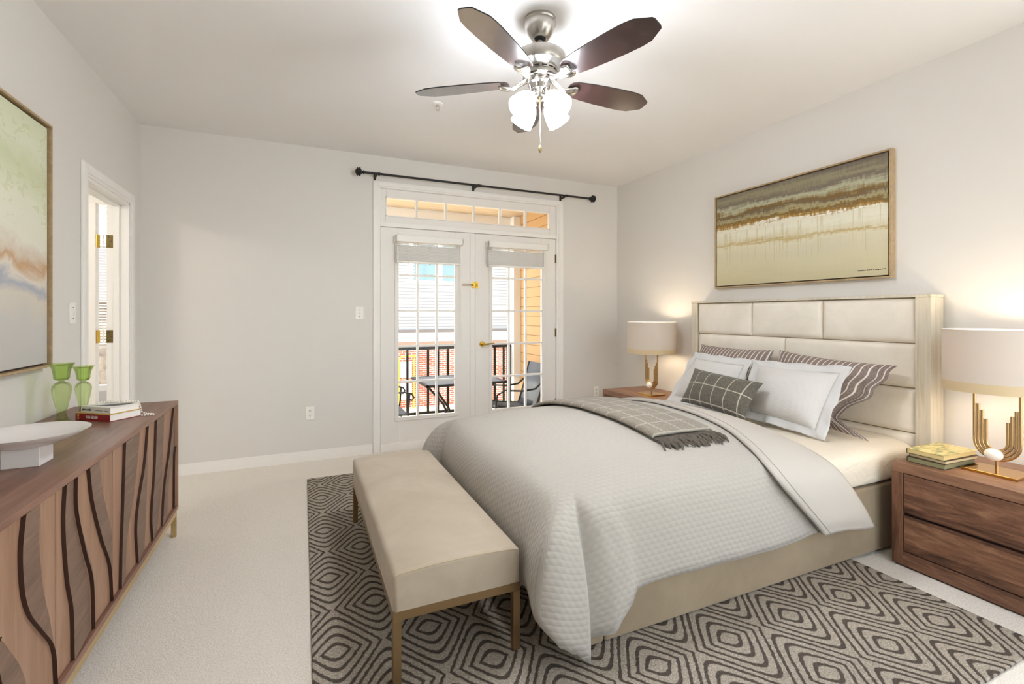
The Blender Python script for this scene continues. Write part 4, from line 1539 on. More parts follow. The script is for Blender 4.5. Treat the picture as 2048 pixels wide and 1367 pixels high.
def pad(y0, y1, z0, z1):
    """puffed upholstered panel facing -x"""
    def f(a, b):
        y, z = lerp(y1, y0, a), lerp(z0, z1, b)
        ey = min(y - y0, y1 - y)
        ez = min(z - z0, z1 - z)
        r = 0.030
        k = 1.0
        for e_ in (ey, ez):
            t = min(1, e_ / r)
            k *= sqrt(max(0, 1 - (1 - t) ** 2))
        big = (1 - (2 * (y - y0) / (y1 - y0) - 1) ** 4) * (1 - (2 * (z - z0) / (z1 - z0) - 1) ** 4)
        return (3.203 - 0.024 * k - 0.012 * big + 0.0025 * noise.noise(Vector((y * 5, z * 5, 0))), y, z)
    # non-uniform sampling near the borders
    s_ = [0, .012, .03, .06, .1, .16, .25, .37, .5, .63, .75, .84, .9, .94, .97, .988, 1]

    def rem(t):
        i = t * (len(s_) - 1)
        k = int(min(i, len(s_) - 2))
        return lerp(s_[k], s_[k + 1], i - k)
    return MB().grid(lambda a, b: f(rem(a), rem(b)), 32, 32)


rows = [(1.112, 1.371, [1.520, 2.058, 2.603, 3.145]), (0.855, 1.108, [1.520, 2.330, 3.145]), (0.598, 0.851, [1.520, 2.058, 2.603, 3.145]), (0.340, 0.594, [1.520, 2.330, 3.145])]
for z0, z1, ys in rows:
    for a, b in zip(ys, ys[1:]):
        build('headboard_panel', pad(a + 0.001, b - 0.001, z0, z1), MT['hb'], bed, smooth=True, ang=80)
FZ0, FZ1 = 0.016, 0.364
build('side_rail', MB().box(1.062, HX + 0.03, BY0, BY0 + 0.05, FZ0, FZ1), MT['rail'], bed, bevel=0.012, seg=4)
build('side_rail', MB().box(1.062, HX + 0.03, BY1 - 0.05, BY1, FZ0, FZ1), MT['rail'], bed, bevel=0.012, seg=4)
build('foot_rail', MB().box(0.930, 1.059, BY0, BY1, FZ0, FZ1), MT['rail'], bed, bevel=0.012, seg=4)
build('slat_deck', MB().box(1.05, 3.19, BY0 + 0.04, BY1 - 0.04, 0.20, 0.33), MT['walnut_dark'], bed)
for xx in (1.1, 2.5):
    for yy in (BY0 + 0.08, BY1 - 0.12):
        build('leg', MB().box(xx, xx + 0.05, yy, yy + 0.05, 0.012, 0.21), MT['walnut_dark'], bed)

ms = thing('mattress', (2.05, BYC, 0.362), 'mattress in a cream fitted sheet on the bed, below the duvet and pillows', 'mattress')
MZ0, MZ1 = 0.3665, 0.566


def mattress_pt(a, b):
    # a around the cross-section (0..1), b along x
    x = lerp(0.97, 3.168, b)
    k = a
    return (x, 0, k)


mm = MB()
NS = 48
sec = []
hw, hh, rr = (BY1 - BY0) / 2 + 0.004, (MZ1 - MZ0) / 2, 0.075
for i in range(NS):
    t = 2 * pi * i / NS
    pw = 0.28 if sin(t) > 0 else 0.10
    cxs = abs(cos(t)) ** pw * (1 if cos(t) >= 0 else -1)
    czs = abs(sin(t)) ** (0.55 if sin(t) > 0 else 0.22) * (1 if sin(t) >= 0 else -1)
    sec.append((cxs * hw, czs * hh))
NXs = 40
ids = []
for j in range(NXs + 1):
    x = lerp(0.985, 3.166, j / NXs)
    tpr = 1.0
    if j == 0 or j == NXs:
        tpr = 0.985
    row = []
    for y, z in sec:
        wv = 0.004 * noise.noise(Vector((x * 6, y * 3, z * 9)))
        row.append(mm.vert((x, BYC + y * tpr + wv, (MZ0 + MZ1) / 2 + z * tpr + (wv if z > 0 else 0))))
    ids.append(row)
for j in range(NXs):
    for i in range(NS):
        k = (i + 1) % NS
        mm.face((ids[j][i], ids[j][k], ids[j + 1][k], ids[j + 1][i]))
mm.face(list(reversed(ids[0])))
mm.face(ids[-1])
build('fitted_sheet', mm, MT['sheet'], ms, smooth=True, ang=60)

# ------------------------------------------------------------------ duvet
FT = [(0.70, 0.47), (0.80, 0.552), (0.88, 0.596), (0.985, 0.632), (1.155, 0.664), (1.442, 0.688), (1.95, 0.690), (2.20, 0.672), (2.40, 0.632), (2.60, 0.575)]


def ztop(x, y):
    F = smoothtab(FT, x)
    g = 1 - min(1.0, abs((y - BYC) / 0.86)) ** 2.5
    edge = 0.552 + min(0.0, (F - 0.552))
    return edge + max(0.0, F - 0.552) * g + 0.0035 * noise.noise(Vector((x * 3.2, y * 3.2, 1.0)))


# perimeter keys: (edge point E, hem point H, spine x)
K = [
    ((2.30, 3.06), (2.34, 3.185, 0.23), 2.30),
    ((1.80, 3.06), (1.80, 3.185, 0.23), 1.9),
    ((1.15, 3.06), (1.15, 3.185, 0.22), 1.45),
    ((1.00, 3.055), (0.95, 3.21, 0.12), 1.35),
    ((0.955, 3.035), (0.80, 3.21, 0.05), 1.32),
    ((0.945, 3.02), (0.705, 3.165, 0.16), 1.31),
    ((0.937, 2.995), (0.768, 3.070, 0.20), 1.30),
    ((0.928, 2.965), (0.826, 2.995, 0.21), 1.30),
    ((0.918, 2.90), (0.800, 2.90, 0.21), 1.30),
    ((0.910, 2.80), (0.785, 2.80, 0.20), 1.30),
    ((0.905, 2.30), (0.778, 2.30, 0.20), 1.30),
    ((0.905, 1.85), (0.778, 1.85, 0.20), 1.30),
    ((0.905, 1.74), (0.780, 1.70, 0.21), 1.30),
    ((0.912, 1.68), (0.770, 1.60, 0.250), 1.30),
    ((0.925, 1.65), (0.738, 1.470, 0.215), 1.31),
    ((0.940, 1.63), (0.790, 1.430, 0.150), 1.32),
    ((0.955, 1.622), (0.885, 1.432, 0.075), 1.33),
    ((0.968, 1.617), (0.948, 1.446, 0.020), 1.34),
    ((0.980, 1.613), (0.950, 1.492, 0.060), 1.35),
    ((0.990, 1.610), (0.990, 1.470, 0.088), 1.36),
    ((1.010, 1.607), (1.050, 1.448, 0.098), 1.37),
    ((1.045, 1.604), (1.095, 1.444, 0.150), 1.39),
    ((1.085, 1.602), (1.140, 1.450, 0.190), 1.41),
    ((1.125, 1.600), (1.180, 1.474, 0.215), 1.43),
    ((1.18, 1.600), (1.23, 1.476, 0.224), 1.45),
    ((1.35, 1.600), (1.37, 1.468, 0.230), 1.55),
    ((1.62, 1.600), (1.66, 1.466, 0.226), 1.75),
    ((1.90, 1.600), (1.95, 1.466, 0.222), 2.0),
    ((2.15, 1.600), (2.27, 1.472, 0.235), 2.2),
    ((2.28, 1.600), (2.46, 1.478, 0.235), 2.30),
]
# cumulative parameter by hem length + edge length
cum = [0.0]
for (e0, h0, s0), (e1, h1, s1) in zip(K, K[1:]):
    dl = (Vector(h1) - Vector(h0)).length * 0.6 + (Vector(e1) - Vector(e0)).length * 0.4
    cum.append(cum[-1] + dl)
TAB = {}
for idx, get in (('ex', lambda k: k[0][0]), ('ey', lambda k: k[0][1]), ('hx', lambda k: k[1][0]), ('hy', lambda k: k[1][1]), ('hz', lambda k: k[1][2]), ('sx', lambda k: k[2])):
    TAB[idx] = [(c, get(k)) for c, k in zip(cum, K)]


def perim(s):
    return {k: smoothtab(TAB[k], s) for k in TAB}


# stations: denser around the near-foot corner
sta = []
for i in range(len(K) - 1):
    seg_ = cum[i + 1] - cum[i]
    n = max(2, int(seg_ / 0.018))
    for j in range(n):
        sta.append(cum[i] + seg_ * j / n)
sta.append(cum[-1])
NI, NO = 26, 22
dm = MB()
rowsv = []
uvs = []
for s_ in sta:
    p = perim(s_)
    p['sx'] = round(p['sx'] / 0.025) * 0.025
    E = Vector((p['ex'], p['ey'], 0))
    E.z = ztop(E.x, E.y)
    Hm = Vector((p['hx'], p['hy'], p['hz']))
    row, uvr = [], []
    for i in range(NI):
        t = i / NI
        x = lerp(p['sx'], E.x, t)
        y = lerp(BYC, E.y, t)
        row.append((x, y, ztop(x, y)))
        uvr.append((x, y))
    # hang: cubic with a soft shoulder
    dirv = Vector((Hm.x - E.x, Hm.y - E.y, 0))
    slope_in = (Vector((E.x, E.y, E.z)) - Vector(row[-1]))
    tang = slope_in.normalized()
    P0 = E
    P1 = E + tang * dirv.length * 0.75
    P2 = Vector((Hm.x, Hm.y, lerp(E.z, Hm.z, 0.30)))
    P3 = Hm
    od = dirv.normalized() if dirv.length > 1e-6 else Vector((0, -1, 0))
    ln = 0.0
    prev = P0
    for i in range(NO + 1):
        t = i / NO
        q = P0 * (1 - t) ** 3 + P1 * 3 * t * (1 - t) ** 2 + P2 * 3 * t * t * (1 - t) + P3 * t ** 3
        cw = sstep(1.26, 1.02, E.x + (Hm.x - E.x) * t) * sstep(1.78, 1.62, E.y) if E.y < BYC else 0.0
        q = q + od * 0.006 * t * noise.noise(Vector((q.x * 7, q.y * 7, q.z * 4)))
        q = q + od * cw * t * (0.014 * noise.noise(Vector((s_ * 11, t * 1.6, 4.0))) + 0.006 * noise.noise(Vector((s_ * 26, t * 4.0, 7.0))))
        if i == NO:
            q.z += cw * 0.010 * noise.noise(Vector((s_ * 30, 1.0, 9.0)))
        ln += (q - prev).length
        prev = q
        row.append(tuple(q))
        if abs(od.y) > abs(od.x):
            uvr.append((q.x, E.y + ln * (1 if od.y > 0 else -1)))
        else:
            uvr.append((E.x + ln * (1 if od.x > 0 else -1), q.y))
    rowsv.append(row)
    uvs.append(uvr)
NR = len(rowsv[0])
for row in rowsv:
    for q in row:
        dm.vert(q)
for i in range(len(rowsv) - 1):
    for j in range(NR - 1):
        a, b = i * NR + j, (i + 1) * NR + j
        dm.face((a, a + 1, b + 1, b), [uvs[i][j], uvs[i][j + 1], uvs[i + 1][j + 1], uvs[i + 1][j]])
duv = build('duvet', dm, MT['duvet'], origin=(1.6, BYC, 0.4), smooth=True, ang=180, solid=0.012)
bmd = bmesh.new()
bmd.from_mesh(duv.data)
bmesh.ops.remove_doubles(bmd, verts=bmd.verts, dist=0.0008)
bmesh.ops.recalc_face_normals(bmd, faces=bmd.faces)
if sum(f.normal.z for f in bmd.faces) < 0:
    bmesh.ops.reverse_faces(bmd, faces=bmd.faces)
bmd.to_mesh(duv.data)
bmd.free()
tag(duv, 'thick white waffle duvet spread over the bed, one corner touching the rug', 'duvet')
# turned-down band
FE = [(0.0, (2.25, 3.19, 0.30)), (0.10, (2.20, 3.12, 0.50)), (0.17, (2.20, 3.00, None)), (0.40, (2.17, 2.40, None)), (0.58, (2.09, 1.90, None)), (0.68, (2.005, 1.66, None)), (0.74, (1.965, 1.53, 0.575)), (0.80, (1.985, 1.462, 0.500)), (0.90, (2.125, 1.446, 0.353)), (1.0, (2.262, 1.446, 0.229))]
HE = [(0.0, (2.52, 3.19, 0.30)), (0.10, (2.47, 3.12, 0.50)), (0.17, (2.45, 3.00, None)), (0.40, (2.45, 2.40, None)), (0.58, (2.41, 1.90, None)), (0.68, (2.375, 1.66, None)), (0.74, (2.385, 1.53, 0.560)), (0.80, (2.43, 1.468, 0.490)), (0.90, (2.555, 1.452, 0.330)), (1.0, (2.655, 1.452, 0.205))]


def edge_pt(tab, t):
    pts = []
    for k, (x, y, z) in tab:
        pts.append((k, x, y, (ztop(x, y) + 0.014) if z is None else z))
    return Vector((smoothtab([(k, x) for k, x, y, z in pts], t), smoothtab([(k, y) for k, x, y, z in pts], t), smoothtab([(k, z) for k, x, y, z in pts], t)))


def band(a, b):
    # a: across, b: along
    p, q = edge_pt(FE, b), edge_pt(HE, b)
    r = p.lerp(q, a)
    topz = ztop(r.x, r.y)
    if b < 0.70 and b > 0.15:
        r.z = topz + 0.014
    puff = 0.016 * (1 - (2 * a - 1) ** 4)
    nrm_ = Vector((0, 0, 1)).lerp(Vector((0, -1, 0)), sstep(0.64, 0.82, b)) if b > 0.4 else Vector((0, 0, 1)).lerp(Vector((0, 1, 0)), sstep(0.14, 0.02, b))
    end = 1 - sstep(0.94, 1.0, b)
    r += nrm_ * puff * (0.35 + 0.65 * end)
    r += nrm_ * 0.006 * noise.noise(Vector((r.x * 4, r.y * 3, r.z * 5)))
    # wobble of the hem
    r.z += 0.010 * sin(a * 5.0) * sstep(0.9, 1.0, b) * 0.6
    return r


bm_ = MB().grid(lambda a, b: band(a, b), 18, 90, flip=True)
bd = build('turned_down_band', bm_, MT['band'], duv, smooth=True, ang=180, solid=0.022)
tag(bd, 'smooth white turned-down underside')
pm = MB()
pm.tube([tuple(band(0.0, t / 60) + Vector((-0.004, -0.002, -0.010))) for t in range(4, 59)], 0.003, 6)
tag(build('band_piping', pm, MT['piping'], duv, smooth=True), 'thin dark edge stitching')
pm = MB()
pm.tube([tuple(band(0.10, t / 60) + Vector((0, -0.001, 0.001))) for t in range(4, 61)], 0.0016, 6)
build('band_seam', pm, M('grey_seam', (176, 170, 162), 0.8), duv, smooth=True)

# ------------------------------------------------------------------ throw blanket
def throw(a, b):
    # a across (x), b along from fringe (near) to far side
    y = lerp(1.835, 3.075, min(b / 0.9, 1.0))
    xs = 1.565 + (1.83 - y) * 0.015
    x = xs + 0.385 * a
    z = ztop(x, y) + 0.017
    ex = min(a, 1 - a) * 0.385
    k = sqrt(max(0, 1 - (1 - min(1, ex / 0.02)) ** 2))
    z += 0.010 * k - 0.004
    if b > 0.9:
        t = (b - 0.9) / 0.1
        y = 3.075 + 0.13 * sin(t * pi / 2)
        z -= 0.20 * (t ** 1.5)
    z += 0.002 * noise.noise(Vector((x * 9, y * 9, 3)))
    return (x, y, z)


th = build('throw_blanket', MB().grid(throw, 26, 90, uvfn=lambda a, b: (a * 0.385 + 0.03, b * 1.38), flip=True), MT['throw'], smooth=True, ang=180, solid=0.014, origin=(1.6, 2.4, 0.6))
tag(th, 'grey plaid wool throw with dark fringe laid across the duvet', 'blanket')
fm = MB()
random.seed(11)
for i in range(52):
    a = (i + random.uniform(-.3, .3)) / 51
    a = min(1, max(0, a))
    p = Vector(throw(a, 0.0))
    L = random.uniform(0.075, 0.125)
    dx = random.uniform(-0.02, 0.065)
    ph = random.uniform(0, 6)
    pts = []
    for k in range(9):
        t = k / 8
        x = p.x + dx * t + 0.009 * sin(t * 5 + ph)
        y = p.y + 0.004 - L * t
        lift = 0.010 + 0.014 * sin(t * pi) * random.uniform(0.5, 1.0)
        pts.append((x, y, max(ztop(x, y), ztop(p.x, p.y) - 0.3) + (lift if k < 8 else 0.006)))
    fm.tube(pts, [0.0048, 0.0055, 0.0060, 0.0062, 0.0062, 0.0060, 0.0060, 0.0056, 0.0035], 6)
tag(build('fringe', fm, MT['fringe'], th, smooth=True), 'dark grey twisted fringe')


# ------------------------------------------------------------------ pillows
def pillow(name, quad, T, mat, label, group=None, flange=0.0, puff=2.4, wrinkle=0.004, pinch=0.03, uvs=1.0, right_fn=None, nu=44, nv=32, back=0.6, seed=0, taper_r=0.0):
    """quad: TL, TR, BR, BL as the viewer sees them (sewn edge of the cushion body)"""
    TL, TR, BR, BL = [Vector(q) for q in quad]
    n = (TR - TL).cross(BL - TL).normalized()
    if n.x > 0:
        n = -n
    Wd = ((TR - TL).length + (BR - BL).length) / 2
    Hd = ((BL - TL).length + (BR - TR).length) / 2

    def pos(u, v):
        # u 0..1 left->right, v 0..1 top->bottom, may exceed for the flange
        du = pinch * (1 - (2 * min(max(v, 0), 1) - 1) ** 2)
        dv = pinch * (1 - (2 * min(max(u, 0), 1) - 1) ** 2)
        uu = 0.5 + (u - 0.5) * (1 - 2 * du)
        vv = 0.5 + (v - 0.5) * (1 - 2 * dv)
        p = TL.lerp(TR, 0).copy()
        p = (TL + (TR - TL) * uu) * (1 - vv) + (BL + (BR - BL) * uu) * vv
        if right_fn:
            p = right_fn(p, u, v)
        return p

    def hgt(u, v):
        a = max(0, 1 - abs(2 * u - 1) ** puff)
        if taper_r and u > 0.5:
            a = max(0, 1 - min(1, abs(2 * u - 1) / (1 - taper_r)) ** puff)
        b_ = max(0, 1 - abs(2 * v - 1) ** puff)
        return (a * b_) ** 0.55
    sg = Vector((seed * 3.1, seed * 1.7, 0))

    def front(u, v):
        h = hgt(u, v)
        p = pos(u, v)
        w_ = noise.noise(sg + Vector((u * 4.5, v * 4.5, 0.3))) * wrinkle + noise.noise(sg + Vector((u * 11, v * 9, 2.3))) * wrinkle * 0.4
        return p + n * (T * h + w_ * min(1, h * 3) + 0.002)

    def backf(u, v):
        h = hgt(u, v)
        return pos(u, v) - n * (T * back * h + 0.002)
    mb = MB()
    uvf = lambda a, b: (a * Wd * uvs, b * Hd * uvs)
    mb.grid(lambda a, b: front(a, b), nu, nv, uvf)
    mb.grid(lambda a, b: backf(a, b), nu, nv, uvf, flip=True)
    # rim
    ring = [(i / nu, 0.0) for i in range(nu)] + [(1.0, j / nv) for j in range(nv)] + [(1 - i / nu, 1.0) for i in range(nu)] + [(0.0, 1 - j / nv) for j in range(nv)]
    ids = [(mb.vert(front(u, v)), mb.vert(backf(u, v))) for u, v in ring]
    for i in range(len(ids)):
        j = (i + 1) % len(ids)
        a_, b_ = ring[i], ring[j]
        mb.face((ids[i][0], ids[j][0], ids[j][1], ids[i][1]), [uvf(*a_), uvf(*b_), uvf(*b_), uvf(*a_)])
    lo = [min(p[k] for p in mb.v) for k in range(3)]
    hi = [max(p[k] for p in mb.v) for k in range(3)]
    o = build(name, mb, mat, smooth=True, ang=70, origin=((lo[0] + hi[0]) / 2, (lo[1] + hi[1]) / 2, lo[2]))
    tag(o, label, 'pillow', group)
    if flange:
        fm = MB()
        per = ring + [ring[0]]
        fu, fv = flange / Wd, flange / Hd
        M_ = 5

        def fl(i, k):
            u, v = per[i]
            t = k / M_
            ou = (u - 0.5) * 2 * fu
            ov = (v - 0.5) * 2 * fv
            if 0 < u < 1:
                ou *= 1
            if abs(u - 0.5) < 0.4999:
                ou = (u - 0.5) * 2 * fu
            p = pos(u, v)
            dpos = (TR - TL) * ou + (BL - TL) * ov
            if u in (0.0, 1.0) or v in (0.0, 1.0):
                pass
            wv = 0.009 * sin((u * 9 + v * 7) * 2.2 + seed) * t + 0.006 * noise.noise(sg + Vector((u * 9, v * 9, 5))) * t
            return p + dpos * t + n * (wv + 0.003)
        st_ = []
        for i in range(len(per)):
            st_.append([fm.vert(fl(i, k)) for k in range(M_ + 1)])
        for i in range(len(per) - 1):
            for k in range(M_):
                fm.face((st_[i][k], st_[i + 1][k], st_[i + 1][k + 1], st_[i][k + 1]))
        build('flange', fm, MT['flange'], o, smooth=True, ang=180, solid=0.003, solid_off=0.0)
    return o


# striped pillows leaning on the headboard
def flop(p, u, v):
    q = p.copy()
    k = sstep(0.62, 1.0, u)
    # open end of the case: waist pulled in, top and bottom corners flare out
    q.y += k * (0.135 * math.exp(-((v - 0.76) / 0.20) ** 2) + 0.03 * sin(pi * v) - 0.02)
    q.x -= k * 0.05 * v
    q.y += 0.010 * k * sin(v * 24)
    if v > 0.8:
        q.y -= k * (v - 0.8) * 0.30
        q.x -= k * (v - 0.8) * 0.05
    q.z = max(q.z, 0.574)
    return q


pillow('striped_pillow', [(3.098, 2.300, 1.022), (3.080, 1.585, 0.985), (2.905, 1.640, 0.578), (2.90, 2.290, 0.585)], 0.10, MT['stripe'],
       'taupe striped pillow leaning on the headboard at the near side of the bed', 'striped pillows', right_fn=flop, wrinkle=0.006, seed=1, pinch=0.035, nu=60, nv=44, taper_r=0.22, back=0.3)
pillow('striped_pillow', [(3.098, 3.020, 1.022), (3.094, 2.345, 1.018), (2.905, 2.345, 0.585), (2.90, 3.02, 0.58)], 0.095, MT['stripe'],
       'taupe striped pillow leaning on the headboard at the window side of the bed', 'striped pillows', wrinkle=0.005, seed=2, pinch=0.03, back=0.3)
# white shams
pillow('white_sham', [(2.862, 2.284, 0.918), (2.868, 1.752, 0.930), (2.690, 1.778, 0.612), (2.695, 2.215, 0.640)], 0.10, MT['sham'],
       'white quilted pillow with a wide flange in front of the near striped pillow', 'white flanged pillows', flange=0.055, seed=3, pinch=0.02, back=0.5)
pillow('white_sham', [(2.862, 2.848, 0.925), (2.862, 2.404, 0.912), (2.704, 2.394, 0.630), (2.690, 2.900, 0.630)], 0.09, MT['sham'],
       'white quilted pillow with a wide flange on the window side behind the plaid cushion', 'white flanged pillows', flange=0.055, seed=4, pinch=0.02, back=0.5)
# plaid lumbar cushion
pillow('plaid_cushion', [(2.640, 2.640, 0.882), (2.610, 2.050, 0.852), (2.470, 2.070, 0.628), (2.490, 2.625, 0.650)], 0.075, MT['plaid'],
       'grey plaid lumbar cushion propped against the white pillows', 'pillow', seed=6, pinch=0.035, wrinkle=0.005, back=0.6)


# ------------------------------------------------------------------ nightstands
def nightstand(y0, y1, label):
    x0, x1, zt = 2.775, 3.296, 0.523
    r = thing('nightstand', ((x0 + x1) / 2, (y0 + y1) / 2, 0), label, 'nightstand', 'walnut nightstands beside the bed')
    f = 0.048
    build('top_panel', MB().box(x0, x1, y0, y1, zt - f, zt), MT['ns_top'], r, bevel=0.002)
    build('side_panel', MB().box(x0, x1, y1 - f, y1, 0.010, zt - f), MT['ns_v'], r, bevel=0.0015)
    build('side_panel', MB().box(x0, x1, y0, y0 + f, 0.010, zt - f), MT['ns_v'], r, bevel=0.0015)
    build('bottom_panel', MB().box(x0, x1, y0 + f, y1 - f, 0.010, 0.078), MT['ns_h'], r, bevel=0.0015)
    build('plinth', MB().box(x0 + 0.01, x1 - 0.01, y0 + 0.01, y1 - 0.01, 0.0, 0.010), MT['walnut_dark'], r)
    build('inner_case', MB().box(x0 + 0.03, x1 - 0.004, y0 + f, y1 - f, 0.078, zt - f), MT['walnut_dark'], r)
    build('drawer_front', MB().box(x0 + 0.006, x0 + 0.028, y0 + f + 0.003, y1 - f - 0.003, 0.082, 0.262), MT['ns_h'], r, bevel=0.0015)
    build('drawer_front', MB().box(x0 + 0.006, x0 + 0.028, y0 + f + 0.003, y1 - f - 0.003, 0.276, 0.471), MT['ns_h'], r, bevel=0.0015)
    return r


ns1 = nightstand(0.655, 1.437, 'walnut two-drawer nightstand at the near side of the bed, holding books and a lamp')
ns2 = copy_tree(ns1)
ns2.location.y = 3.222 + 0.391
ns2['label'] = 'walnut two-drawer nightstand at the window side of the bed, holding only a lamp'
NT = 0.523


# ------------------------------------------------------------------ table lamps
def table_lamp(cx, cy, R, label):
    r = thing('table_lamp', (cx, cy, NT), label, 'lamp', 'gold table lamps')
    build('lamp_base', MB().box(cx - 0.085, cx + 0.085, cy - 0.100, cy + 0.100, NT, NT + 0.013), MT['gold'], r, bevel=0.002)
    build('stem', MB().cyl((cx, cy, NT + 0.013), (cx, cy, NT + 0.075), 0.0065, n=14), MT['goldtube'], r, smooth=True)
    zb = NT + 0.062
    tops_l = [0.955, 0.842, 0.812, 0.772]
    tops_r = [0.955, 0.826, 0.800, 0.768]
    for k in range(4):
        w_ = 0.082 - 0.0145 * k
        rad = w_
        z0 = zb + 0.0145 * k + rad
        pts = [(cx, cy + w_, tops_l[k])]
        pts.append((cx, cy + w_, z0 + 0.02))
        for i in range(13):
            t = pi * i / 12
            pts.append((cx, cy + w_ * cos(t), z0 - rad * sin(t)))
        pts.append((cx, cy - w_, z0 + 0.02))
        pts.append((cx, cy - w_, tops_r[k]))
        build('u_tube', MB().tube(pts, 0.0066, 12), MT['goldtube'], r, smooth=True)
    build('stone_egg', MB().sphere((cx - 0.022, cy + 0.004, NT + 0.088), 0.024, 0.035, 0.029, 24, 14), MT['egg'], r, smooth=True)
    build('socket', MB().box(cx - 0.006, cx + 0.006, cy - 0.088, cy + 0.088, 0.945, 0.957).cyl((cx, cy, 0.95), (cx, cy, 1.00), 0.015, n=14), MT['goldtube'], r)
    zs0, zs1 = 0.913, 1.205
    sh = build('lamp_shade', MB().lathe([(R, zs0 + 0.045), (R, zs1), (R - 0.003, zs1), (R - 0.003, zs0 + 0.045)], (cx, cy, 0), 64), MT['shade'], r, smooth=True, ang=60)
    build('shade_band', MB().lathe([(R + 0.001, zs0), (R + 0.001, zs0 + 0.045), (R - 0.003, zs0 + 0.045), (R - 0.003, zs0), (R + 0.001, zs0)], (cx, cy, 0), 64), MT['shadeband'], r, smooth=True, ang=60)
    sp_ = MB()
    for k in range(3):
        t = 2 * pi * k / 3
        sp_.cyl((cx, cy, 0.99), (cx + (R - 0.003) * cos(t), cy + (R - 0.003) * sin(t), 0.99), 0.002, n=6)
    build('shade_spider', sp_, MT['goldtube'], r)
    build('light_bulb', MB().sphere((cx, cy, 1.045), 0.028, 0.028, 0.034), MT['bulb'], r, smooth=True)
    ld = bpy.data.lights.new('lamp_light', 'POINT')
    ld.energy = LAMP_W
    ld.color = (1.0, 0.83, 0.60)
    ld.shadow_soft_size = 0.03
    for zz in (1.10, 0.99):
        lo = bpy.data.objects.new('lamp_light', ld)
        COL.objects.link(lo)
        lo.location = (cx, cy, zz)
        if zz > 1.05:
            pass
    return r


table_lamp(3.02, 1.124, 0.196, 'gold lamp with white drum shade on the near nightstand, beside the books')
table_lamp(3.00, 3.538, 0.222, 'gold lamp with white drum shade on the window-side nightstand')

# books on the near nightstand
ux = Vector((0.02, 0.158, 0)).normalized()
tanp = M('cream_page_edges', (214, 190, 132), 0.8)
grn = M('green_grey_cover', (96, 92, 66), 0.5)
olv = M('olive_black_cover', (58, 50, 36), 0.45)
grn2 = M('brown_cover', (92, 66, 42), 0.5)
ob = {}
# spine runs along y at the bed-facing side; here the spine is the far-left edge, so build from the wall side
def nbook(c, L, D, z0, th, cover, label, top=None, pages=None, ang=0.0):
    u = Vector((0.008, 0.158, 0)).normalized()
    u = Matrix.Rotation(ang, 3, 'Z') @ u
    v = Vector((u.y, -u.x, 0))
    # spine along v at the +u side
    start = Vector((c[0], c[1], 0))
    a = start + u * L + v * D
    return book('book', (a.x, a.y), -v, D, L, z0, th, cover, label, pages, 'books on the near nightstand', top_mat=top)


nbook((2.838, 1.243), 0.160, 0.275, NT, 0.027, olv, 'dark olive book at the bottom of the nightstand stack', pages=M('grey_green_pages', (138, 134, 98), 0.8), ang=radians(2))
nbook((2.838, 1.240), 0.155, 0.272, NT + 0.0272, 0.017, grn2, 'thin brown book in the middle of the nightstand stack', pages=M('pale_pages', (206, 190, 150), 0.8))
nbook((2.828, 1.243), 0.158, 0.285, NT + 0.0444, 0.025, olv, 'book with a painted landscape cover on top of the nightstand stack', top=MT['bookart'], pages=tanp, ang=radians(1))

# ------------------------------------------------------------------ balcony and beyond
DKZ = -0.10
S('floor_balcony', MB().box(-0.3, 3.0, YB + 0.12, 6.15, DKZ - 0.15, DKZ), MT['deck'], origin=(1.4, 5, DKZ))
S('ceiling_balcony', MB().box(-0.3, 3.0, YB + 0.12, 6.15, 2.62, 2.72), MT['soffit'], origin=(1.4, 5, 2.62))
S('wall_balcony', MB().box(2.74, 2.86, YB + 0.12, 5.90, DKZ, 2.62), MT['tan'], origin=(2.74, 5.2, 0))
S('pillar_balcony', MB().box(2.635, 2.825, 5.90, 6.09, DKZ, 2.62), MT['extwhite'], bevel=0.006)
S('trim_balcony', MB().box(-0.3, 2.74, 6.02, 6.15, 2.44, 2.62), MT['extwhite'])
rl = thing('balcony_railing', (1.2, 6.0, DKZ), 'black metal balcony railing with square bars outside the patio doors', 'railing')
build('top_rail', MB().box(-0.3, 2.635, 5.975, 6.025, 0.825, 0.862), MT['iron'], rl, bevel=0.004)
build('bottom_rail', MB().box(-0.3, 2.635, 5.985, 6.015, 0.0, 0.030), MT['iron'], rl)
k = 0
xx = 0.02
while xx < 2.6:
    build('baluster', MB().box(xx - 0.014, xx + 0.014, 5.988, 6.012, 0.030, 0.826), MT['iron'], rl)
    xx += 0.132
for xx in (0.9, 2.60):
    build('post', MB().box(xx - 0.022, xx + 0.022, 5.978, 6.022, DKZ, 0.826), MT['iron'], rl)

# patio table
pt_ = thing('patio_table', (1.70, 5.50, DKZ), 'black mesh-topped patio table on the balcony behind the left door', 'table')
tz = 0.500
build('table_top', MB().box(1.24, 2.16, 5.08, 5.84, tz - 0.006, tz), MT['sling'], pt_)
fm = MB()
for a in ((1.225, 1.255, 5.065, 5.855), (2.145, 2.175, 5.065, 5.855), (1.225, 2.175, 5.065, 5.095), (1.225, 2.175, 5.825, 5.855)):
    fm.box(*a, tz - 0.022, tz + 0.004)
build('table_rim', fm, MT['iron'], pt_, bevel=0.003)
for sx_ in (-1, 1):
    for sy_ in (-1, 1):
        cx_, cy_ = 1.70, 5.46
        pts = []
        for t in range(11):
            s_ = t / 10
            w_ = interp([(0, 1.0), (0.25, 0.72), (0.55, 0.34), (0.75, 0.34), (1, 0.62)], s_)
            pts.append((cx_ + sx_ * 0.36 * w_, cy_ + sy_ * 0.28 * w_, lerp(tz - 0.02, DKZ, s_)))
        build('leg', MB().tube(pts, 0.014, 8), MT['iron'], pt_, smooth=True)
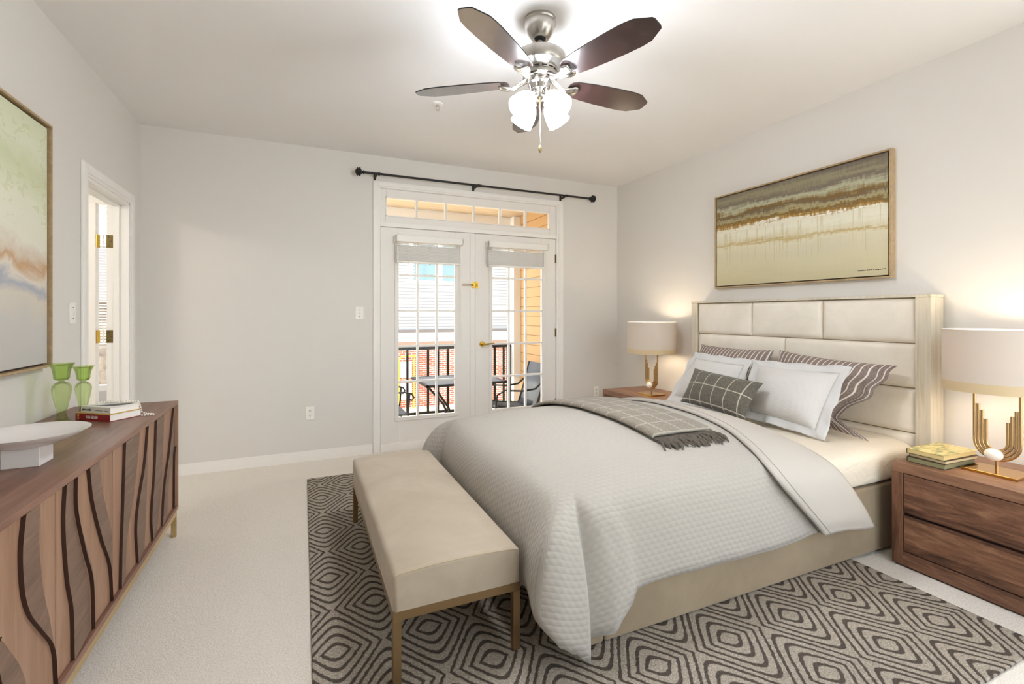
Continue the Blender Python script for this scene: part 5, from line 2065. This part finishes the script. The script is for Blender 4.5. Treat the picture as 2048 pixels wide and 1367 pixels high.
build('stretcher_ring', MB().tube([(1.70 + 0.13 * cos(2 * pi * i / 24), 5.46 + 0.10 * sin(2 * pi * i / 24), 0.10) for i in range(25)], 0.012, 8, caps=False), MT['iron'], pt_, smooth=True)

# patio chair (right): faces left, sling seat and back
pc = thing('patio_chair', (2.38, 5.20, DKZ), 'dark sling patio chair on the balcony behind the right door', 'chair')


def sling(pts, y0, y1, th_=0.012):
    mb = MB()
    n = len(pts)
    for y in (y0, y1):
        for x, z in pts:
            mb.vert((x, y, z))
    for i in range(n - 1):
        mb.face((i, i + 1, n + i + 1, n + i))
    return mb


seatp = [(2.02, 0.235), (2.10, 0.215), (2.25, 0.190), (2.40, 0.172), (2.50, 0.165)]
backp = [(2.50, 0.165), (2.53, 0.22), (2.57, 0.36), (2.62, 0.54), (2.66, 0.68)]
y0, y1 = 4.98, 5.46
build('seat', sling(seatp, y0, y1), MT['sling'], pc, smooth=True, solid=0.03)
build('backrest', sling(backp, y0, y1), MT['sling'], pc, smooth=True, solid=0.018)
fm = MB()
for yy in (y0, y1):
    build('arm', MB().tube([(2.00, yy, DKZ), (1.99, yy, 0.15), (2.02, yy, 0.36), (2.12, yy, 0.405), (2.35, yy, 0.385), (2.50, yy, 0.40), (2.60, yy, 0.48)], 0.011, 8), MT['iron'], pc, smooth=True)
    build('leg', MB().tube([(2.48, yy, 0.16), (2.52, yy, 0.05), (2.58, yy, DKZ)], 0.012, 8), MT['iron'], pc, smooth=True)
    fm.tube([(2.02, yy, 0.235), (2.25, yy, 0.190), (2.50, yy, 0.165), (2.57, yy, 0.36), (2.66, yy, 0.68)], 0.011, 8)
build('frame_tubes', fm, MT['iron'], pc, smooth=True)
# second chair at the left, scrolled iron arms
p2 = thing('patio_chair', (0.90, 5.30, DKZ), 'black iron chair with scrolled arms at the left end of the balcony table', 'chair')
build('seat', MB().box(0.60, 1.02, 5.06, 5.50, 0.20, 0.225), MT['sling'], p2, bevel=0.006)
build('backrest', MB().box(0.58, 0.605, 5.06, 5.50, 0.225, 0.68), MT['sling'], p2, bevel=0.006)
for yy in (5.04, 5.52):
    sc_ = [(0.60, yy, 0.44), (0.80, yy, 0.45), (0.98, yy, 0.45), (1.06, yy, 0.43), (1.085, yy, 0.39), (1.06, yy, 0.36), (1.035, yy, 0.375)]
    build('arm', MB().tube(sc_, 0.010, 8).tube([(1.04, yy, 0.44), (1.03, yy, 0.30), (1.02, yy, 0.21), (1.05, yy, 0.05), (1.075, yy, DKZ)], 0.010, 8), MT['iron'], p2, smooth=True)
    build('leg', MB().tube([(0.60, yy, 0.22), (0.57, yy, 0.05), (0.55, yy, DKZ)], 0.010, 8), MT['iron'], p2, smooth=True)

# neighbouring building
NY = 17.0
GZ = -2.05
S('ground', MB().box(-25, 40, 6.3, 60, GZ - 0.3, GZ), MT['lawn'], origin=(5, 20, GZ))
nb = thing('neighbour_building', (5.0, NY + 3, GZ), 'white-sided building with a brick base across the lawn, seen through the patio doors', 'building')
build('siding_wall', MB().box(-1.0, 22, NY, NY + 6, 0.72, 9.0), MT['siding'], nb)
build('trim_band', MB().box(-1.0, 22, NY - 0.06, NY + 6, 0.30, 0.62), MT['extwhite'], nb)
build('dark_gutter', MB().box(-1.0, 22, NY - 0.10, NY + 6, 0.62, 0.72), M('gutter_brown', (92, 84, 80), 0.5), nb)
build('brick_wall', MB().box(-1.0, 22, NY - 0.04, NY + 6, GZ, 0.30), MT['brick'], nb)
build('brick_cap', MB().box(-1.0, 22, NY - 0.09, NY, 0.10, 0.30), M('cap_brown', (128, 104, 88), 0.7), nb)
wx0, wx1, wz0, wz1 = 3.60, 5.70, 2.50, 4.1
wf = build('window_frame', MB().box(wx0 - 0.12, wx0, NY - 0.05, NY + 0.01, wz0 - 0.1, wz1).box(wx1, wx1 + 0.12, NY - 0.05, NY + 0.01, wz0 - 0.1, wz1)
           .box(wx0, wx1, NY - 0.05, NY + 0.01, wz0 - 0.1, wz0).box(wx0, wx1, NY - 0.05, NY + 0.01, wz1 - 0.1, wz1)
           .box(wx0 + 0.92, wx0 + 1.10, NY - 0.05, NY + 0.01, wz0, wz1), MT['extwhite'], nb)
for a, b in ((wx0 + 0.10, wx0 + 0.92), (wx0 + 1.10, wx1 - 0.1)):
    p = build('window_pane', MB().box(a, b, NY - 0.02, NY - 0.005, wz0, wz1 - 0.1), MT['extglass'], wf)
sh_ = thing('stone_house', (-7, NY + 1, GZ), 'grey brown stone house glimpsed through the window beyond the left doorway', 'house')
m = Mat('rubble_stone', (128, 116, 104), 0.9)
m.color(m.ramp(m.noise(m.coord(), 2.6, 5, 0.75), [(0.35, (84, 76, 70)), (0.65, (142, 130, 116))]))
build('stone_wall', MB().box(-14, -2.2, NY - 0.5, NY + 4, GZ, 1.6), m.m, sh_)
build('roof', MB().hexa([(-14.3, NY - 0.9, 1.6), (-1.9, NY - 0.9, 1.6), (-1.9, NY + 4.2, 1.6), (-14.3, NY + 4.2, 1.6), (-14.3, NY + 1.6, 3.4), (-1.9, NY + 1.6, 3.4), (-1.9, NY + 1.8, 3.4), (-14.3, NY + 1.8, 3.4)]), M('grey_shingles', (104, 100, 98), 0.9), sh_)
# gas meters against the brick
gm = thing('gas_meter', (3.30, NY - 0.35, GZ), 'white gas meters with yellow pipes against the far brick wall', 'meter')
build('meter_body', MB().box(3.14, 3.50, NY - 0.42, NY - 0.14, -0.95, -0.40).box(3.14, 3.50, NY - 0.42, NY - 0.14, -1.70, -1.15), MT['meter'], gm, bevel=0.03)
pm = MB()
for xx in (3.08, 3.60):
    pm.tube([(xx, NY - 0.25, GZ), (xx, NY - 0.25, -0.3), (xx + 0.1, NY - 0.25, -0.2), (3.3, NY - 0.25, -0.2)], 0.03, 8)
build('pipe', pm, MT['yellow'], gm, smooth=True)
